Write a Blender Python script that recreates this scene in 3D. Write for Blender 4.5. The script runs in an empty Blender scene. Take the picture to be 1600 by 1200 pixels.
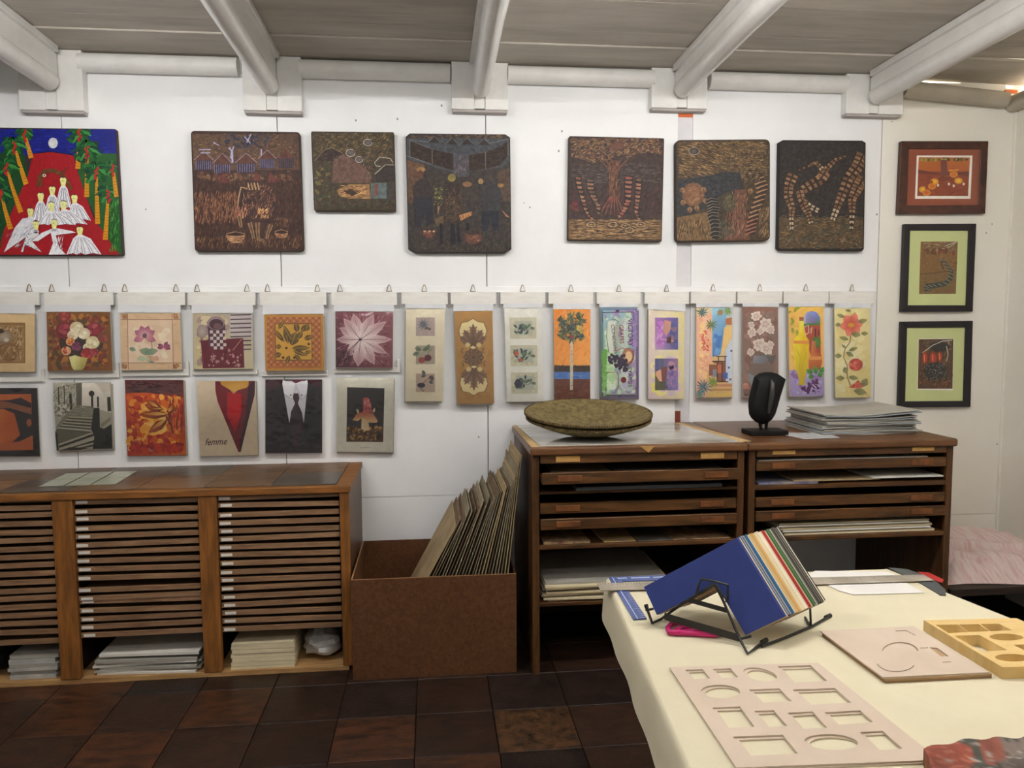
import bpy, bmesh, math, random
from mathutils import Vector, Matrix
random.seed(7)
SC = bpy.context.scene
COL = SC.collection

# ------------------------------------------------------------------ camera
CAM_H, YAW, PITCH, ROLL, FPX = 1.5, math.radians(6), math.radians(4.5), math.radians(0.3), 1200.0
_F = Vector((math.sin(YAW)*math.cos(PITCH), math.cos(YAW)*math.cos(PITCH), -math.sin(PITCH)))
_r0 = Vector((math.cos(YAW), -math.sin(YAW), 0)); _u0 = _r0.cross(_F)
_U = _u0*math.cos(ROLL) + _r0*math.sin(ROLL); _R = _r0*math.cos(ROLL) - _u0*math.sin(ROLL)
CC = Vector((0, 0, CAM_H))
cd = bpy.data.cameras.new('camera'); cam = bpy.data.objects.new('camera', cd); COL.objects.link(cam)
cd.sensor_width = 36; cd.lens = 36*FPX/1600; cd.clip_start = 0.02
m = Matrix((_R, _U, -_F)).transposed().to_4x4(); m.translation = CC; cam.matrix_world = m
SC.camera = cam

# ------------------------------------------------------------------ world, exposure, lamps
w = bpy.data.worlds.new('world'); SC.world = w; w.use_nodes = True
w.node_tree.nodes['Background'].inputs[0].default_value = (1.0, 0.86, 0.66, 1)
w.node_tree.nodes['Background'].inputs[1].default_value = 1.6
SC.view_settings.view_transform = 'Standard'; SC.view_settings.look = 'None'
SC.view_settings.gamma = 1; SC.view_settings.use_curve_mapping = False
SC.view_settings.exposure = 1.22

# fluorescent tubes: x, y, z, watts-like strength; the glowing tubes themselves are built with their battens
LAMPS = [(-1.15, 2.2, 2.60, 54), (1.05, 2.2, 2.60, 54), (-0.3, 0.3, 2.62, 32), (2.2, 1.3, 2.62, 38)]
LAMP_COL = (1.0, 0.985, 0.965)

# ------------------------------------------------------------------ pixel helpers (planes of the real room)
def ray(px, py): return _R*((px-800)/FPX) - _U*((py-600)/FPX) + _F
def onY(px, py, Y): d = ray(px, py); return CC + d*(Y/d.y)
def onZ(px, py, z): d = ray(px, py); return CC + d*((z-CAM_H)/d.z)
def onP(px, py, p, n): d = ray(px, py); return CC + d*((p-CC).dot(n)/d.dot(n))

# ------------------------------------------------------------------ materials
def s2l(c):
    c = c/255.0
    return c/12.92 if c <= 0.04045 else ((c+0.055)/1.055)**2.4
def L(rgb): return (s2l(rgb[0]), s2l(rgb[1]), s2l(rgb[2]), 1)
MATS = {}
def M(name, rgb=(128,128,128), rough=0.6, col2=None, scale=6.0, stretch=(1,1,1), var=0.12, bump=0.0, bscale=None,
      metal=0.0, spec=0.3, detail=6, rand=0.0, trans=0.0, alpha=1.0, lo=0.35, hi=0.65):
    if name in MATS: return MATS[name]
    m = bpy.data.materials.new(name); m.use_nodes = True; nt = m.node_tree; N = nt.nodes; K = nt.links
    b = N['Principled BSDF']; b.inputs['Roughness'].default_value = rough
    b.inputs['Metallic'].default_value = metal; b.inputs['Specular IOR Level'].default_value = spec
    if trans: b.inputs['Transmission Weight'].default_value = trans
    if alpha < 1: b.inputs['Alpha'].default_value = alpha
    tc = N.new('ShaderNodeTexCoord'); mp = N.new('ShaderNodeMapping'); mp.inputs['Scale'].default_value = stretch
    K.new(tc.outputs['Object'], mp.inputs['Vector'])
    nz = N.new('ShaderNodeTexNoise'); nz.inputs['Scale'].default_value = scale; nz.inputs['Detail'].default_value = detail
    nz.inputs['Roughness'].default_value = 0.6
    K.new(mp.outputs[0], nz.inputs['Vector'])
    mr = N.new('ShaderNodeMapRange'); mr.inputs[1].default_value = lo; mr.inputs[2].default_value = hi
    K.new(nz.outputs[0], mr.inputs[0])
    mx = N.new('ShaderNodeMix'); mx.data_type = 'RGBA'
    a = L(rgb)
    if col2 is None:
        c1 = tuple(max(0, v*(1-var)) for v in a[:3])+(1,); c2 = tuple(min(1, v*(1+var)) for v in a[:3])+(1,)
    else: c1, c2 = a, L(col2)
    mx.inputs[6].default_value = c1; mx.inputs[7].default_value = c2
    K.new(mr.outputs[0], mx.inputs[0])
    out = mx.outputs[2]
    if rand:
        oi = N.new('ShaderNodeObjectInfo'); hs = N.new('ShaderNodeHueSaturation')
        r2 = N.new('ShaderNodeMapRange'); r2.inputs[3].default_value = 1-rand; r2.inputs[4].default_value = 1+rand
        K.new(oi.outputs['Random'], r2.inputs[0]); K.new(r2.outputs[0], hs.inputs['Value']); K.new(out, hs.inputs['Color'])
        # shift the noise from piece to piece
        ad = N.new('ShaderNodeVectorMath'); ad.operation = 'ADD'; sc = N.new('ShaderNodeMath'); sc.operation = 'MULTIPLY'; sc.inputs[1].default_value = 37
        K.new(oi.outputs['Random'], sc.inputs[0]); K.new(mp.outputs[0], ad.inputs[0]); K.new(sc.outputs[0], ad.inputs[1]); K.new(ad.outputs[0], nz.inputs['Vector'])
        out = hs.outputs[0]
    K.new(out, b.inputs['Base Color'])
    if bump:
        bz = nz
        if bscale:
            bz = N.new('ShaderNodeTexNoise'); bz.inputs['Scale'].default_value = bscale; bz.inputs['Detail'].default_value = 4
            K.new(mp.outputs[0], bz.inputs['Vector'])
        bp = N.new('ShaderNodeBump'); bp.inputs['Strength'].default_value = bump; bp.inputs['Distance'].default_value = 0.01
        K.new(bz.outputs[0], bp.inputs['Height']); K.new(bp.outputs[0], b.inputs['Normal'])
    MATS[name] = m; return m

def print_mat(name, grain=0.12, scale=60, rough=0.5, bump=0.0, spec=0.3, sat=1.0, val=1.0):
    """flat print or painted picture: colours come from the drawing's colour attribute, with a little grain"""
    if name in MATS: return MATS[name]
    m = bpy.data.materials.new(name); m.use_nodes = True; nt = m.node_tree; N = nt.nodes; K = nt.links
    b = N['Principled BSDF']; b.inputs['Roughness'].default_value = rough; b.inputs['Specular IOR Level'].default_value = spec
    at = N.new('ShaderNodeAttribute'); at.attribute_name = 'ink'
    tc = N.new('ShaderNodeTexCoord'); nz = N.new('ShaderNodeTexNoise'); nz.inputs['Scale'].default_value = scale; nz.inputs['Detail'].default_value = 5
    K.new(tc.outputs['Object'], nz.inputs['Vector'])
    mr = N.new('ShaderNodeMapRange'); mr.inputs[1].default_value = .3; mr.inputs[2].default_value = .7
    mr.inputs[3].default_value = 1-grain; mr.inputs[4].default_value = 1+grain
    K.new(nz.outputs[0], mr.inputs[0])
    vm = N.new('ShaderNodeVectorMath'); vm.operation = 'SCALE'
    K.new(at.outputs['Color'], vm.inputs[0]); K.new(mr.outputs[0], vm.inputs['Scale'])
    hs = N.new('ShaderNodeHueSaturation'); hs.inputs['Saturation'].default_value = sat; hs.inputs['Value'].default_value = val
    K.new(vm.outputs[0], hs.inputs['Color']); K.new(hs.outputs[0], b.inputs['Base Color'])
    if bump:
        bp = N.new('ShaderNodeBump'); bp.inputs['Strength'].default_value = bump; bp.inputs['Distance'].default_value = .004
        K.new(nz.outputs[0], bp.inputs['Height']); K.new(bp.outputs[0], b.inputs['Normal'])
    MATS[name] = m; return m

def film_mat(name, tint=(1,1,1), gloss=0.10, rough=0.12, bump=0.3, scale=25, haze=0.0):
    """thin clear plastic: mostly see-through, a glossy skin, some milky haze"""
    if name in MATS: return MATS[name]
    m = bpy.data.materials.new(name); m.use_nodes = True; nt = m.node_tree; N = nt.nodes; K = nt.links
    for n in list(N):
        if n.type != 'OUTPUT_MATERIAL': N.remove(n)
    o = [n for n in N if n.type == 'OUTPUT_MATERIAL'][0]
    t = N.new('ShaderNodeBsdfTransparent'); t.inputs[0].default_value = (*tint, 1)
    g = N.new('ShaderNodeBsdfGlossy'); g.inputs['Roughness'].default_value = rough
    lw = N.new('ShaderNodeFresnel'); lw.inputs[0].default_value = 1.45
    sc = N.new('ShaderNodeMath'); sc.operation = 'MULTIPLY_ADD'; sc.inputs[1].default_value = 0.8; sc.inputs[2].default_value = gloss*0.06
    K.new(lw.outputs[0], sc.inputs[0])
    mx = N.new('ShaderNodeMixShader'); K.new(sc.outputs[0], mx.inputs[0]); K.new(t.outputs[0], mx.inputs[1]); K.new(g.outputs[0], mx.inputs[2])
    last = mx
    if haze:
        d = N.new('ShaderNodeBsdfDiffuse'); d.inputs[0].default_value = (.92, .93, .95, 1)
        m2 = N.new('ShaderNodeMixShader'); m2.inputs[0].default_value = haze; K.new(mx.outputs[0], m2.inputs[1]); K.new(d.outputs[0], m2.inputs[2]); last = m2
    K.new(last.outputs[0], o.inputs['Surface'])
    if bump:
        tc = N.new('ShaderNodeTexCoord'); nz = N.new('ShaderNodeTexNoise'); nz.inputs['Scale'].default_value = scale; nz.inputs['Detail'].default_value = 3
        bp = N.new('ShaderNodeBump'); bp.inputs['Strength'].default_value = bump; bp.inputs['Distance'].default_value = .02
        K.new(tc.outputs['Object'], nz.inputs['Vector']); K.new(nz.outputs[0], bp.inputs['Height'])
        K.new(bp.outputs[0], g.inputs['Normal'])
    MATS[name] = m; return m

# ------------------------------------------------------------------ mesh helpers
def link(o, parent=None):
    COL.objects.link(o)
    if parent is not None: o.parent = parent
    return o
def mesh_obj(name, verts, faces, mat, parent=None, origin=None, smooth=False):
    """verts in room coordinates; stored relative to the parent (or to origin)"""
    base = wloc(parent) if parent is not None else Vector(origin or (0, 0, 0))
    me = bpy.data.meshes.new(name)
    me.from_pydata([tuple(Vector(v)-base) for v in verts], [], faces)
    if mat: me.materials.append(mat)
    bm = bmesh.new(); bm.from_mesh(me); bmesh.ops.recalc_face_normals(bm, faces=bm.faces); bm.to_mesh(me); bm.free()
    if smooth:
        for p in me.polygons: p.use_smooth = True
    o = bpy.data.objects.new(name, me); link(o, parent)
    if parent is None: o.location = base
    return o
def wloc(o):
    v = Vector((0, 0, 0))
    while o is not None: v += o.location; o = o.parent
    return v
class MB:
    """collects shapes (room coordinates) for ONE mesh"""
    def __init__(s): s.v = []; s.f = []
    def add(s, vs, fs):
        k = len(s.v); s.v += [Vector(v) for v in vs]; s.f += [[i+k for i in f] for f in fs]; return s
    def box(s, a, b):
        x0, x1 = sorted((a[0], b[0])); y0, y1 = sorted((a[1], b[1])); z0, z1 = sorted((a[2], b[2]))
        return s.add([(x0,y0,z0),(x1,y0,z0),(x1,y1,z0),(x0,y1,z0),(x0,y0,z1),(x1,y0,z1),(x1,y1,z1),(x0,y1,z1)],
                     [(0,3,2,1),(4,5,6,7),(0,1,5,4),(1,2,6,5),(2,3,7,6),(3,0,4,7)])
    def hexa(s, lo, hi):
        """lo, hi: four corners each"""
        return s.add(list(lo)+list(hi), [(0,3,2,1),(4,5,6,7),(0,1,5,4),(1,2,6,5),(2,3,7,6),(3,0,4,7)])
    def prism(s, pts, off):
        """polygon pts extruded by vector off"""
        n = len(pts); off = Vector(off)
        return s.add([Vector(p) for p in pts]+[Vector(p)+off for p in pts],
                     [list(range(n))[::-1], [n+i for i in range(n)]]+[(i, (i+1) % n, n+(i+1) % n, n+i) for i in range(n)])
    def tube(s, pts, r, n=8, cap=True):
        pts = [Vector(p) for p in pts]; rs = r if isinstance(r, (list, tuple)) else [r]*len(pts)
        k = len(s.v); up = Vector((0.13, 0.29, 0.95))
        for i, p in enumerate(pts):
            d = (pts[min(i+1, len(pts)-1)]-pts[max(i-1, 0)]).normalized()
            a = d.cross(up)
            if a.length < 1e-3: a = d.cross(Vector((1, 0, 0)))
            a.normalize(); b = d.cross(a)
            for j in range(n):
                t = 2*math.pi*j/n; s.v.append(p+a*(rs[i]*math.cos(t))+b*(rs[i]*math.sin(t)))
        for i in range(len(pts)-1):
            for j in range(n):
                s.f.append([k+i*n+j, k+i*n+(j+1) % n, k+(i+1)*n+(j+1) % n, k+(i+1)*n+j])
        if cap:
            s.f.append([k+j for j in range(n)][::-1]); e = k+(len(pts)-1)*n; s.f.append([e+j for j in range(n)])
        return s
    def lathe(s, prof, c, n=48, mtx=None):
        """prof: (radius, z) list around c"""
        c = Vector(c); k = len(s.v)
        for r, z in prof:
            for j in range(n):
                t = 2*math.pi*j/n; p = Vector((r*math.cos(t), r*math.sin(t), z))
                if mtx: p = mtx @ p
                s.v.append(c+p)
        for i in range(len(prof)-1):
            for j in range(n):
                s.f.append([k+i*n+j, k+i*n+(j+1) % n, k+(i+1)*n+(j+1) % n, k+(i+1)*n+j])
        return s
    def build(s, name, mat, parent=None, origin=None, smooth=False, bevel=0, seg=2, auto=None):
        o = mesh_obj(name, s.v, s.f, mat, parent, origin, smooth)
        if bevel:
            b = o.modifiers.new('bevel', 'BEVEL'); b.width = bevel; b.segments = seg; b.limit_method = 'ANGLE'; b.angle_limit = math.radians(40)
        if auto:
            for p in o.data.polygons: p.use_smooth = True
            o.data.set_sharp_from_angle(angle=math.radians(auto))
        return o
def thing(name, loc, label, cat, group=None):
    o = bpy.data.objects.new(name, None); o.empty_display_size = 0.05; COL.objects.link(o); o.location = loc
    return tag(o, label, cat, group)
def tag(o, label=None, cat=None, group=None, kind=None):
    if label: o['label'] = label
    if cat: o['category'] = cat
    if group: o['group'] = group
    if kind: o['kind'] = kind
    return o
def struct(o, label, cat):
    return tag(o, label, cat, kind='structure')
def share(src, name, parent, loc):
    """another object with the same mesh"""
    o = bpy.data.objects.new(name, src.data); link(o, parent); o.location = loc
    for md in src.modifiers:
        n = o.modifiers.new(md.name, md.type)
        if md.type == 'BEVEL': n.width = md.width; n.segments = md.segments; n.limit_method = md.limit_method; n.angle_limit = md.angle_limit
    return o
def lerp(a, b, t): return a+(b-a)*t
def polyline(pts, t):
    """point at fraction t along a polyline given as list of (x,y), by index"""
    f = t*(len(pts)-1); i = min(int(f), len(pts)-2); g = f-i
    return tuple(lerp(pts[i][k], pts[i+1][k], g) for k in range(len(pts[0])))
# ================================================================== STRUCTURE
WY = 3.87                 # face of the back wall
XR, XL, YB = 3.10, -3.3, -2.6
ZC, CS = 2.762, 0.02      # ceiling height at the back wall, slope up towards the viewer
def zc(y): return ZC + CS*(WY-y)

WHITE = M('white_paint', (240,240,240), rough=.55, var=.035, scale=2.2, bump=.12, bscale=18, spec=.25)
WHITE_BOUNCE = M('white_paint_warm_bounce', (238,232,218), rough=.55, col2=(242,238,228), scale=1.6, bump=.1, bscale=18, spec=.25)  # white paint with the warm bounce light of the right end tinted in
GAP = M('dark_gap', (42,36,32), rough=.9)
GREYB = M('grey_board', (218,216,218), rough=.7, var=.05)
BEAMW = M('white_gloss_beam', (226,224,220), rough=.24, var=.05, scale=7, bump=.05, bscale=20, spec=.6)
BLOCKW = M('white_block_paint', (230,228,224), rough=.5, var=.05, scale=10, bump=.1, bscale=30)
CEILM = M('ceiling_paint', (196,189,178), rough=.6, col2=(172,164,152), scale=3.5, stretch=(.5,3,1), bump=.12, bscale=25, rand=.05)
TILE = M('cork_tile', (58,38,27), rough=.42, col2=(28,20,16), scale=13, detail=10, stretch=(1,2.2,1), bump=.18, bscale=60, spec=.35, rand=.3, lo=.3, hi=.7)
TILER = M('red_brown_tile', (82,48,29), rough=.42, col2=(40,26,19), scale=13, detail=10, stretch=(1,2.4,1), bump=.18, bscale=60, spec=.35, rand=.25)
TILEM = M('mottled_tile', (92,62,36), rough=.45, col2=(34,24,18), scale=28, bump=.2, bscale=60, spec=.35, rand=.15, detail=8)
TILEK = M('black_brown_tile', (42,30,25), rough=.4, col2=(23,17,15), scale=13, detail=10, bump=.18, bscale=60, spec=.35, rand=.3)

# floor: base slab and 0.3 m tiles
fl = MB().box((XL, YB, -.10), (XR, WY+.1, -.008)).build('floor', M('floor_grout', (26,19,16), rough=.8))
struct(fl, 'dark brown floor of worn cork-like square tiles', 'floor')
tile_protos = {}
TS = 0.296
rt = random.Random(11)
for i in range(-8, 11):
    for j in range(-3, 8):
        x0 = -0.372+i*TS; y0 = 2.87-(3-j)*TS+.0
        if x0+TS > XR or x0 < XL or y0+TS > WY+.02: continue
        k = rt.random()
        mt = TILE if k < .52 else TILEK if k < .74 else TILER if k < .9 else TILEM
        pin = {(0,3): TILEK, (1,3): TILE, (2,3): TILEK, (3,3): TILEK, (0,2): TILER, (1,2): TILE, (2,2): TILEM, (3,2): TILE, (-1,2): TILE, (-2,3): TILER, (-3,2): TILER, (-2,2): TILE,
               (-1,3): TILE, (-3,3): TILE, (-4,3): TILER, (-2,1): TILER, (-3,1): TILE}
        mt = pin.get((i, j), mt)
        if mt not in tile_protos:
            b = .0015
            o = MB().box((b, b, -.008), (TS-b, TS-b, 0)).build('floor_tile', mt, fl, bevel=.0012, seg=1)
            tile_protos[mt] = o; o.location = (x0, y0, 0)
        else:
            o = share(tile_protos[mt], 'floor_tile', fl, (x0, y0, 0))
        o.location.z = rt.uniform(-.0012, .0008)

# back wall: backing + painted panels with open seams
wb = MB().box((XL, WY+.016, -.05), (2.36, WY+.07, 2.80)).box((2.36, WY+.016, -.05), (XR+.05, WY+.07, 2.70)).build('wall_back', GAP)
struct(wb, 'white painted back wall of tall panels', 'wall')
seams = [XL, -2.70, -1.703, -.721, .283, 1.262, 2.355, XR]
for i in range(len(seams)-1):
    a, b = seams[i]+.002, seams[i+1]-.002
    if i == 5: a = 1.338
    mt = WHITE_BOUNCE if i >= 6 else WHITE
    zs = [-.008, .629, 2.70] if i in (3, 4) else [-.008, .441, 2.70] if i == 6 else [-.008, 2.70]
    for k in range(len(zs)-1):
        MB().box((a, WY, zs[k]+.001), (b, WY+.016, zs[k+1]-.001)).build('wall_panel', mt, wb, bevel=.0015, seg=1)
MB().box((1.258, WY+.010, .60), (1.342, WY+.0158, 2.540)).build('recessed_strip', GREYB, wb)
MB().box((1.264, WY+.006, .97), (1.292, WY+.010, 1.040)).build('bare_wood_end', M('red_bare_wood', (120,58,44), rough=.7), wb)
MB().box((1.262, WY+.004, 2.540), (1.342, WY+.0158, 2.572)).build('gap_light_patch', M('orange_gap_light', (214,112,62), rough=.7), wb)  # orange light from the open gap, put into the patch colour
MB().box((XL, WY, 2.70), (2.36, WY+.07, 2.80)).build('top_board', WHITE, wb)
xs_ = [2.36, onY(1437,122,WY).x, onY(1502,126,WY).x, onY(1572,130,WY).x, onY(1588,130,WY).x, XR+.02]
for k, (za, zb) in enumerate([(2.766,2.766),(2.742,2.744),(2.76,2.752),(2.726,2.724),(2.76,2.75)]):
    MB().hexa([(xs_[k],WY,2.70),(xs_[k+1],WY,2.70),(xs_[k+1],WY+.05,2.70),(xs_[k],WY+.05,2.70)],
              [(xs_[k],WY,za),(xs_[k+1],WY,zb),(xs_[k+1],WY+.05,zb),(xs_[k],WY+.05,za)]).build('top_board', WHITE_BOUNCE, wb)
MB().box((xs_[3]-.01, WY-.012, 2.700), (XR-.002, WY, 2.714)).build('gap_light_patch', M('orange_gap_light'), wb)  # orange of the daylight at the corner opening, painted on a block
# small nail heads and chips on the white panels
rn = random.Random(5)
CHIP = M('chip_mark', (150,140,130), rough=.8)
for (px, py) in [(455,145),(556,188),(621,186),(1213,350),(878,205),(873,236),(819,317),(828,324),(690,165),(1147,140),(1370,335),(1539,298),(1541,364),(1550,350),(1558,694),(748,683),(660,305),(228,327),(1394,190)]:
    p = onY(px, py, WY); r = rn.uniform(.002, .004)
    MB().box((p.x-r, WY-.0006, p.z-r*1.3), (p.x+r, WY, p.z+r*1.3)).build('chip', CHIP, wb)

wr = MB().box((XR, YB, -.05), (XR+.05, WY+.07, 2.64)).build('wall_right', WHITE_BOUNCE)
struct(wr, 'white side wall, warm bounce tint in its paint, meeting the back wall at the right', 'wall')
wl = MB().box((XL-.05, YB, -.05), (XL, WY+.07, 2.9)).build('wall_left', WHITE); struct(wl, 'white painted side wall out of view on the left', 'wall')
wk = MB().box((XL, YB-.05, -.05), (XR, YB, 2.95)).build('wall_front', WHITE); struct(wk, 'white painted wall behind the viewer', 'wall')
tr = MB().box((XR-.012, WY-.012, 0), (XR, WY, 2.66)).build('trim_2', WHITE_BOUNCE); struct(tr, 'thin white corner bead where back and side wall meet', 'trim')

# ceiling: lapped boards running along the wall
ce = MB().add([(XL,YB,zc(YB)+.03),(XR+.1,YB,zc(YB)+.03),(XR+.1,3.62,zc(3.62)+.03),(XL,3.62,zc(3.62)+.03),
               (XL,YB,zc(YB)+.05),(XR+.1,YB,zc(YB)+.05),(XR+.1,3.62,zc(3.62)+.05),(XL,3.62,zc(3.62)+.05)],
              [(0,3,2,1),(4,5,6,7),(0,1,5,4),(1,2,6,5),(2,3,7,6),(3,0,4,7)]).build('ceiling', CEILM)
struct(ce, 'low board ceiling in greyish white paint', 'ceiling')
edges = [WY+.06, 3.577, 3.409, 3.10, 2.78, 2.46, 2.14, 1.8, 1.46, 1.1, .74, .38, 0, -.4, -.8, -1.2, -1.6, -2.0, -2.6]
for i in range(len(edges)-1):
    y1, y0 = edges[i], edges[i+1]
    za, zb = zc(y1)+(.006 if i == 1 else 0), zc(y0)-(0.002 if i == 0 else 0)
    xr = XR+.1 if i else 2.42
    e_ = .004 if i == 0 else -.0015
    MB().hexa([(XL,y0-e_,zb),(xr,y0-e_,zb),(xr,y1,za),(XL,y1,za)],
              [(XL,y0-e_,zb+.012),(xr,y0-e_,zb+.012),(xr,y1,za+.012),(XL,y1,za+.012)]).build('ceiling_board', CEILM, ce, bevel=.0015, seg=1)
# last board on the right has warped off the wall and lets daylight in
y0, y1 = 3.571, WY+.06
MB().hexa([(2.42,y0,zc(y0)-.004),(XR+.1,y0,zc(y0)-.012),(XR+.1,y1-.05,zc(y1)-.02),(2.42,y1-.05,zc(y1)-.002)],
          [(2.42,y0,zc(y0)+.008),(XR+.1,y0,zc(y0)),(XR+.1,y1-.05,zc(y1)-.008),(2.42,y1-.05,zc(y1)+.010)]).build('ceiling_board', CEILM, ce)

# rafters: round pole under a board and a batten, each on a bracket of wall blocks
PX = [(-1.707,2.612),(-.735,2.618),(.252,2.628),(1.25,2.652),(2.27,2.645)]
for i, (x, z) in enumerate(PX):
    nm = ['leftmost', 'second from the left', 'middle', 'second from the right', 'rightmost'][i]
    t = thing('ceiling_rafter', (x, 3.79, z), 'white painted round rafter pole with flat board above, %s of five' % nm, 'rafter', 'rafters under the ceiling')
    ys = [3.79, 3.0, 2.0, 1.0, 0, -1, YB+.02]
    MB().tube([(x+.004*math.sin(3*y+i), y, z+CS*(3.79-y)) for y in ys], [.043,.044,.046,.047,.048,.049,.05], 24).build('pole', BEAMW, t, auto=50)
    def bar(w, za, zb, nme, dx=0, ye=3.80):
        MB().hexa([(x+dx-w,YB+.02,za+CS*(ye-YB)),(x+dx+w,YB+.02,za+CS*(ye-YB)),(x+dx+w,ye,za),(x+dx-w,ye,za)],
                  [(x+dx-w,YB+.02,zb+CS*(ye-YB)),(x+dx+w,YB+.02,zb+CS*(ye-YB)),(x+dx+w,ye,zb),(x+dx-w,ye,zb)]).build(nme, BEAMW, t, bevel=.002, seg=1)
    bar(.030, z+.025, zc(3.8)-.028, 'rafter_board')
    bar(.052, zc(3.8)-.030, zc(3.8)-.002, 'rafter_batten', ye=3.77)

BR = [(30,131,96,171,80),(380,472,98,172,425),(706,794,99,170,750),(1018,1105,98,168,1066),(1322,1411,103,177,1366)]
for i, (xa, xb, ya, yb, xc) in enumerate(BR):
    f = WY-.055
    a, b, c = onY(xa, yb, f), onY(xb, yb, f), onY(xc, yb, f)
    zt = zc(WY)-.002; zb = a.z
    nm = ['leftmost', 'second from the left', 'middle', 'second from the right', 'rightmost'][i]
    t = thing('rafter_bracket', (c.x, WY, zb), 'white wooden bracket block under the %s rafter end' % nm, 'bracket', 'rafter brackets on the wall')
    MB().box((a.x, f, zb), (c.x-.026, WY, zt)).build('block', BLOCKW, t, bevel=.003)
    MB().box((c.x+.026, f, zb), (b.x, WY, zt)).build('block', BLOCKW, t, bevel=.003)
    MB().box((c.x-.026, f+.010, zb+.006), (c.x+.026, WY, zt-.06)).build('centre_strip', BLOCKW, t, bevel=.002)
    MB().box((a.x+.004, f+.006, zb-.012), (b.x-.004, WY, zb)).build('lower_lip', M('underside_grey', (176,168,164), rough=.6), t, bevel=.002)  # grey put in for the dark underside of the white block

# round wall plates between the brackets
for i, (xa, xb, yy) in enumerate([(124,372,110),(468,703,111),(793,1022,111),(1108,1323,116)]):
    a, b = onY(xa, yy, WY-.035), onY(xb, yy, WY-.035); z = zc(WY)-.05
    nm = ['leftmost', 'second from the left', 'third from the left', 'rightmost'][i]
    o = MB().tube([(a.x, WY-.03, z), (b.x, WY-.03, z)], .043, 24).build('wall_plate_pole', BLOCKW, None, (a.x, WY-.03, z), auto=50)
    tag(o, 'white half-round pole along the top of the wall, %s of the four level ones' % nm, 'pole', 'level wall-top poles')
    o['label'] = 'white round pole between brackets at wall top, %s of four' % nm
a, b = onY(1411, 139, WY-.04), onY(1571, 156, WY-.04)
o = MB().tube([a, b], [.043, .040], 20).build('wall_plate_pole', M('dingy_paint', (190,182,166), rough=.6, var=.1), None, a, auto=50)
tag(o, 'dingy white pole sloping down to the wall corner', 'pole')
b = Vector((XR-.035, WY-.02, 2.640))
o = MB().tube([b, (XR-.045, 2.2, 2.70)], [.042, .046], 20).build('side_plate_pole', M('dingy_paint'), None, b, auto=50)
tag(o, 'white pole running forward along the top of the side wall', 'pole')

# fluorescent battens (the lamps of the room, above and behind the frame)
for i, (x, y, z, e) in enumerate(LAMPS):
    t = thing('fluorescent_batten', (x, y, z), ['white tube light batten over the left cabinet', 'white tube light batten over the middle of the room', 'white tube light batten behind the viewer', 'white tube light batten over the table'][i], 'lamp', 'ceiling tube lights')
    MB().box((x-.62, y-.06, z+.012), (x+.62, y+.06, z+.05)).build('housing', BLOCKW, t, bevel=.004)
    em = bpy.data.materials.new('glowing_tube'); em.use_nodes = True; pb = em.node_tree.nodes['Principled BSDF']
    pb.inputs['Base Color'].default_value = (.9,.9,.9,1); pb.inputs['Emission Color'].default_value = (*LAMP_COL, 1); pb.inputs['Emission Strength'].default_value = e
    MB().tube([(x-.59, y, z-.012), (x+.59, y, z-.012)], .016, 12).build('tube', em, t, auto=60)
    for s in (-.5, .5): MB().box((x+s-.008, y-.008, z+.05), (x+s+.008, y+.008, zc(y)+.0)).build('hanger', BLOCKW, t)

# picture rail
a, b = onY(0, 455, WY), onY(1367, 453, WY)
pr = MB().box((-2.6, WY-.012, 1.655+.0), (b.x, WY, 1.685)).build('trim_1', WHITE, bevel=.002)
struct(pr, 'narrow white picture rail running behind the hanging prints', 'trim')
# ================================================================== FURNITURE
OAK = M('orange_brown_wood', (150,96,42), rough=.5, col2=(108,68,30), scale=9, stretch=(6,6,.7), bump=.15, spec=.35)
OAKH = M('orange_brown_wood_along', (150,96,42), rough=.5, col2=(104,66,30), scale=9, stretch=(.7,6,6), bump=.15, spec=.35)
DARKW = M('dark_stained_wood', (102,67,33), rough=.42, col2=(62,40,20), scale=8, stretch=(.8,5,7), bump=.12, spec=.4)
DARKV = M('dark_stained_wood_upright', (96,61,31), rough=.42, col2=(60,37,19), scale=8, stretch=(6,5,.8), bump=.12, spec=.4)
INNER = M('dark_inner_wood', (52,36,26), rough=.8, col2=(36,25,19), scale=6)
TRAY = M('brown_tray_front', (150,117,86), rough=.7, col2=(120,91,66), scale=14, stretch=(.6,1,6), bump=.1, rand=.08)
LABELW = M('white_paper_label', (226,222,214), rough=.8, var=.04)
LABELT = M('tan_card_label', (176,136,78), rough=.7, var=.1, scale=30)
PALEW = M('pale_raw_wood', (188,150,98), rough=.7, col2=(150,112,70), scale=10, stretch=(.6,5,5))
HARD = M('hardboard', (100,64,38), rough=.55, col2=(80,50,29), scale=70, bump=.1, bscale=120, spec=.3)
HARDE = M('hardboard_edge', (150,108,72), rough=.7, var=.1, scale=60)
PAPERW = M('white_paper', (226,222,212), rough=.8, var=.04, scale=12, rand=.05)
PAPERC = M('cream_paper', (216,202,168), rough=.8, var=.06, scale=12, rand=.06)
PAPERG = M('grey_paper', (168,164,154), rough=.75, var=.08, scale=8, rand=.12)
PAPERT = M('tan_paper', (160,140,108), rough=.8, var=.1, scale=10, rand=.12)
FILM = film_mat('clear_film', gloss=.25, rough=.15, bump=.9, scale=14, haze=.10)

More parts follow.
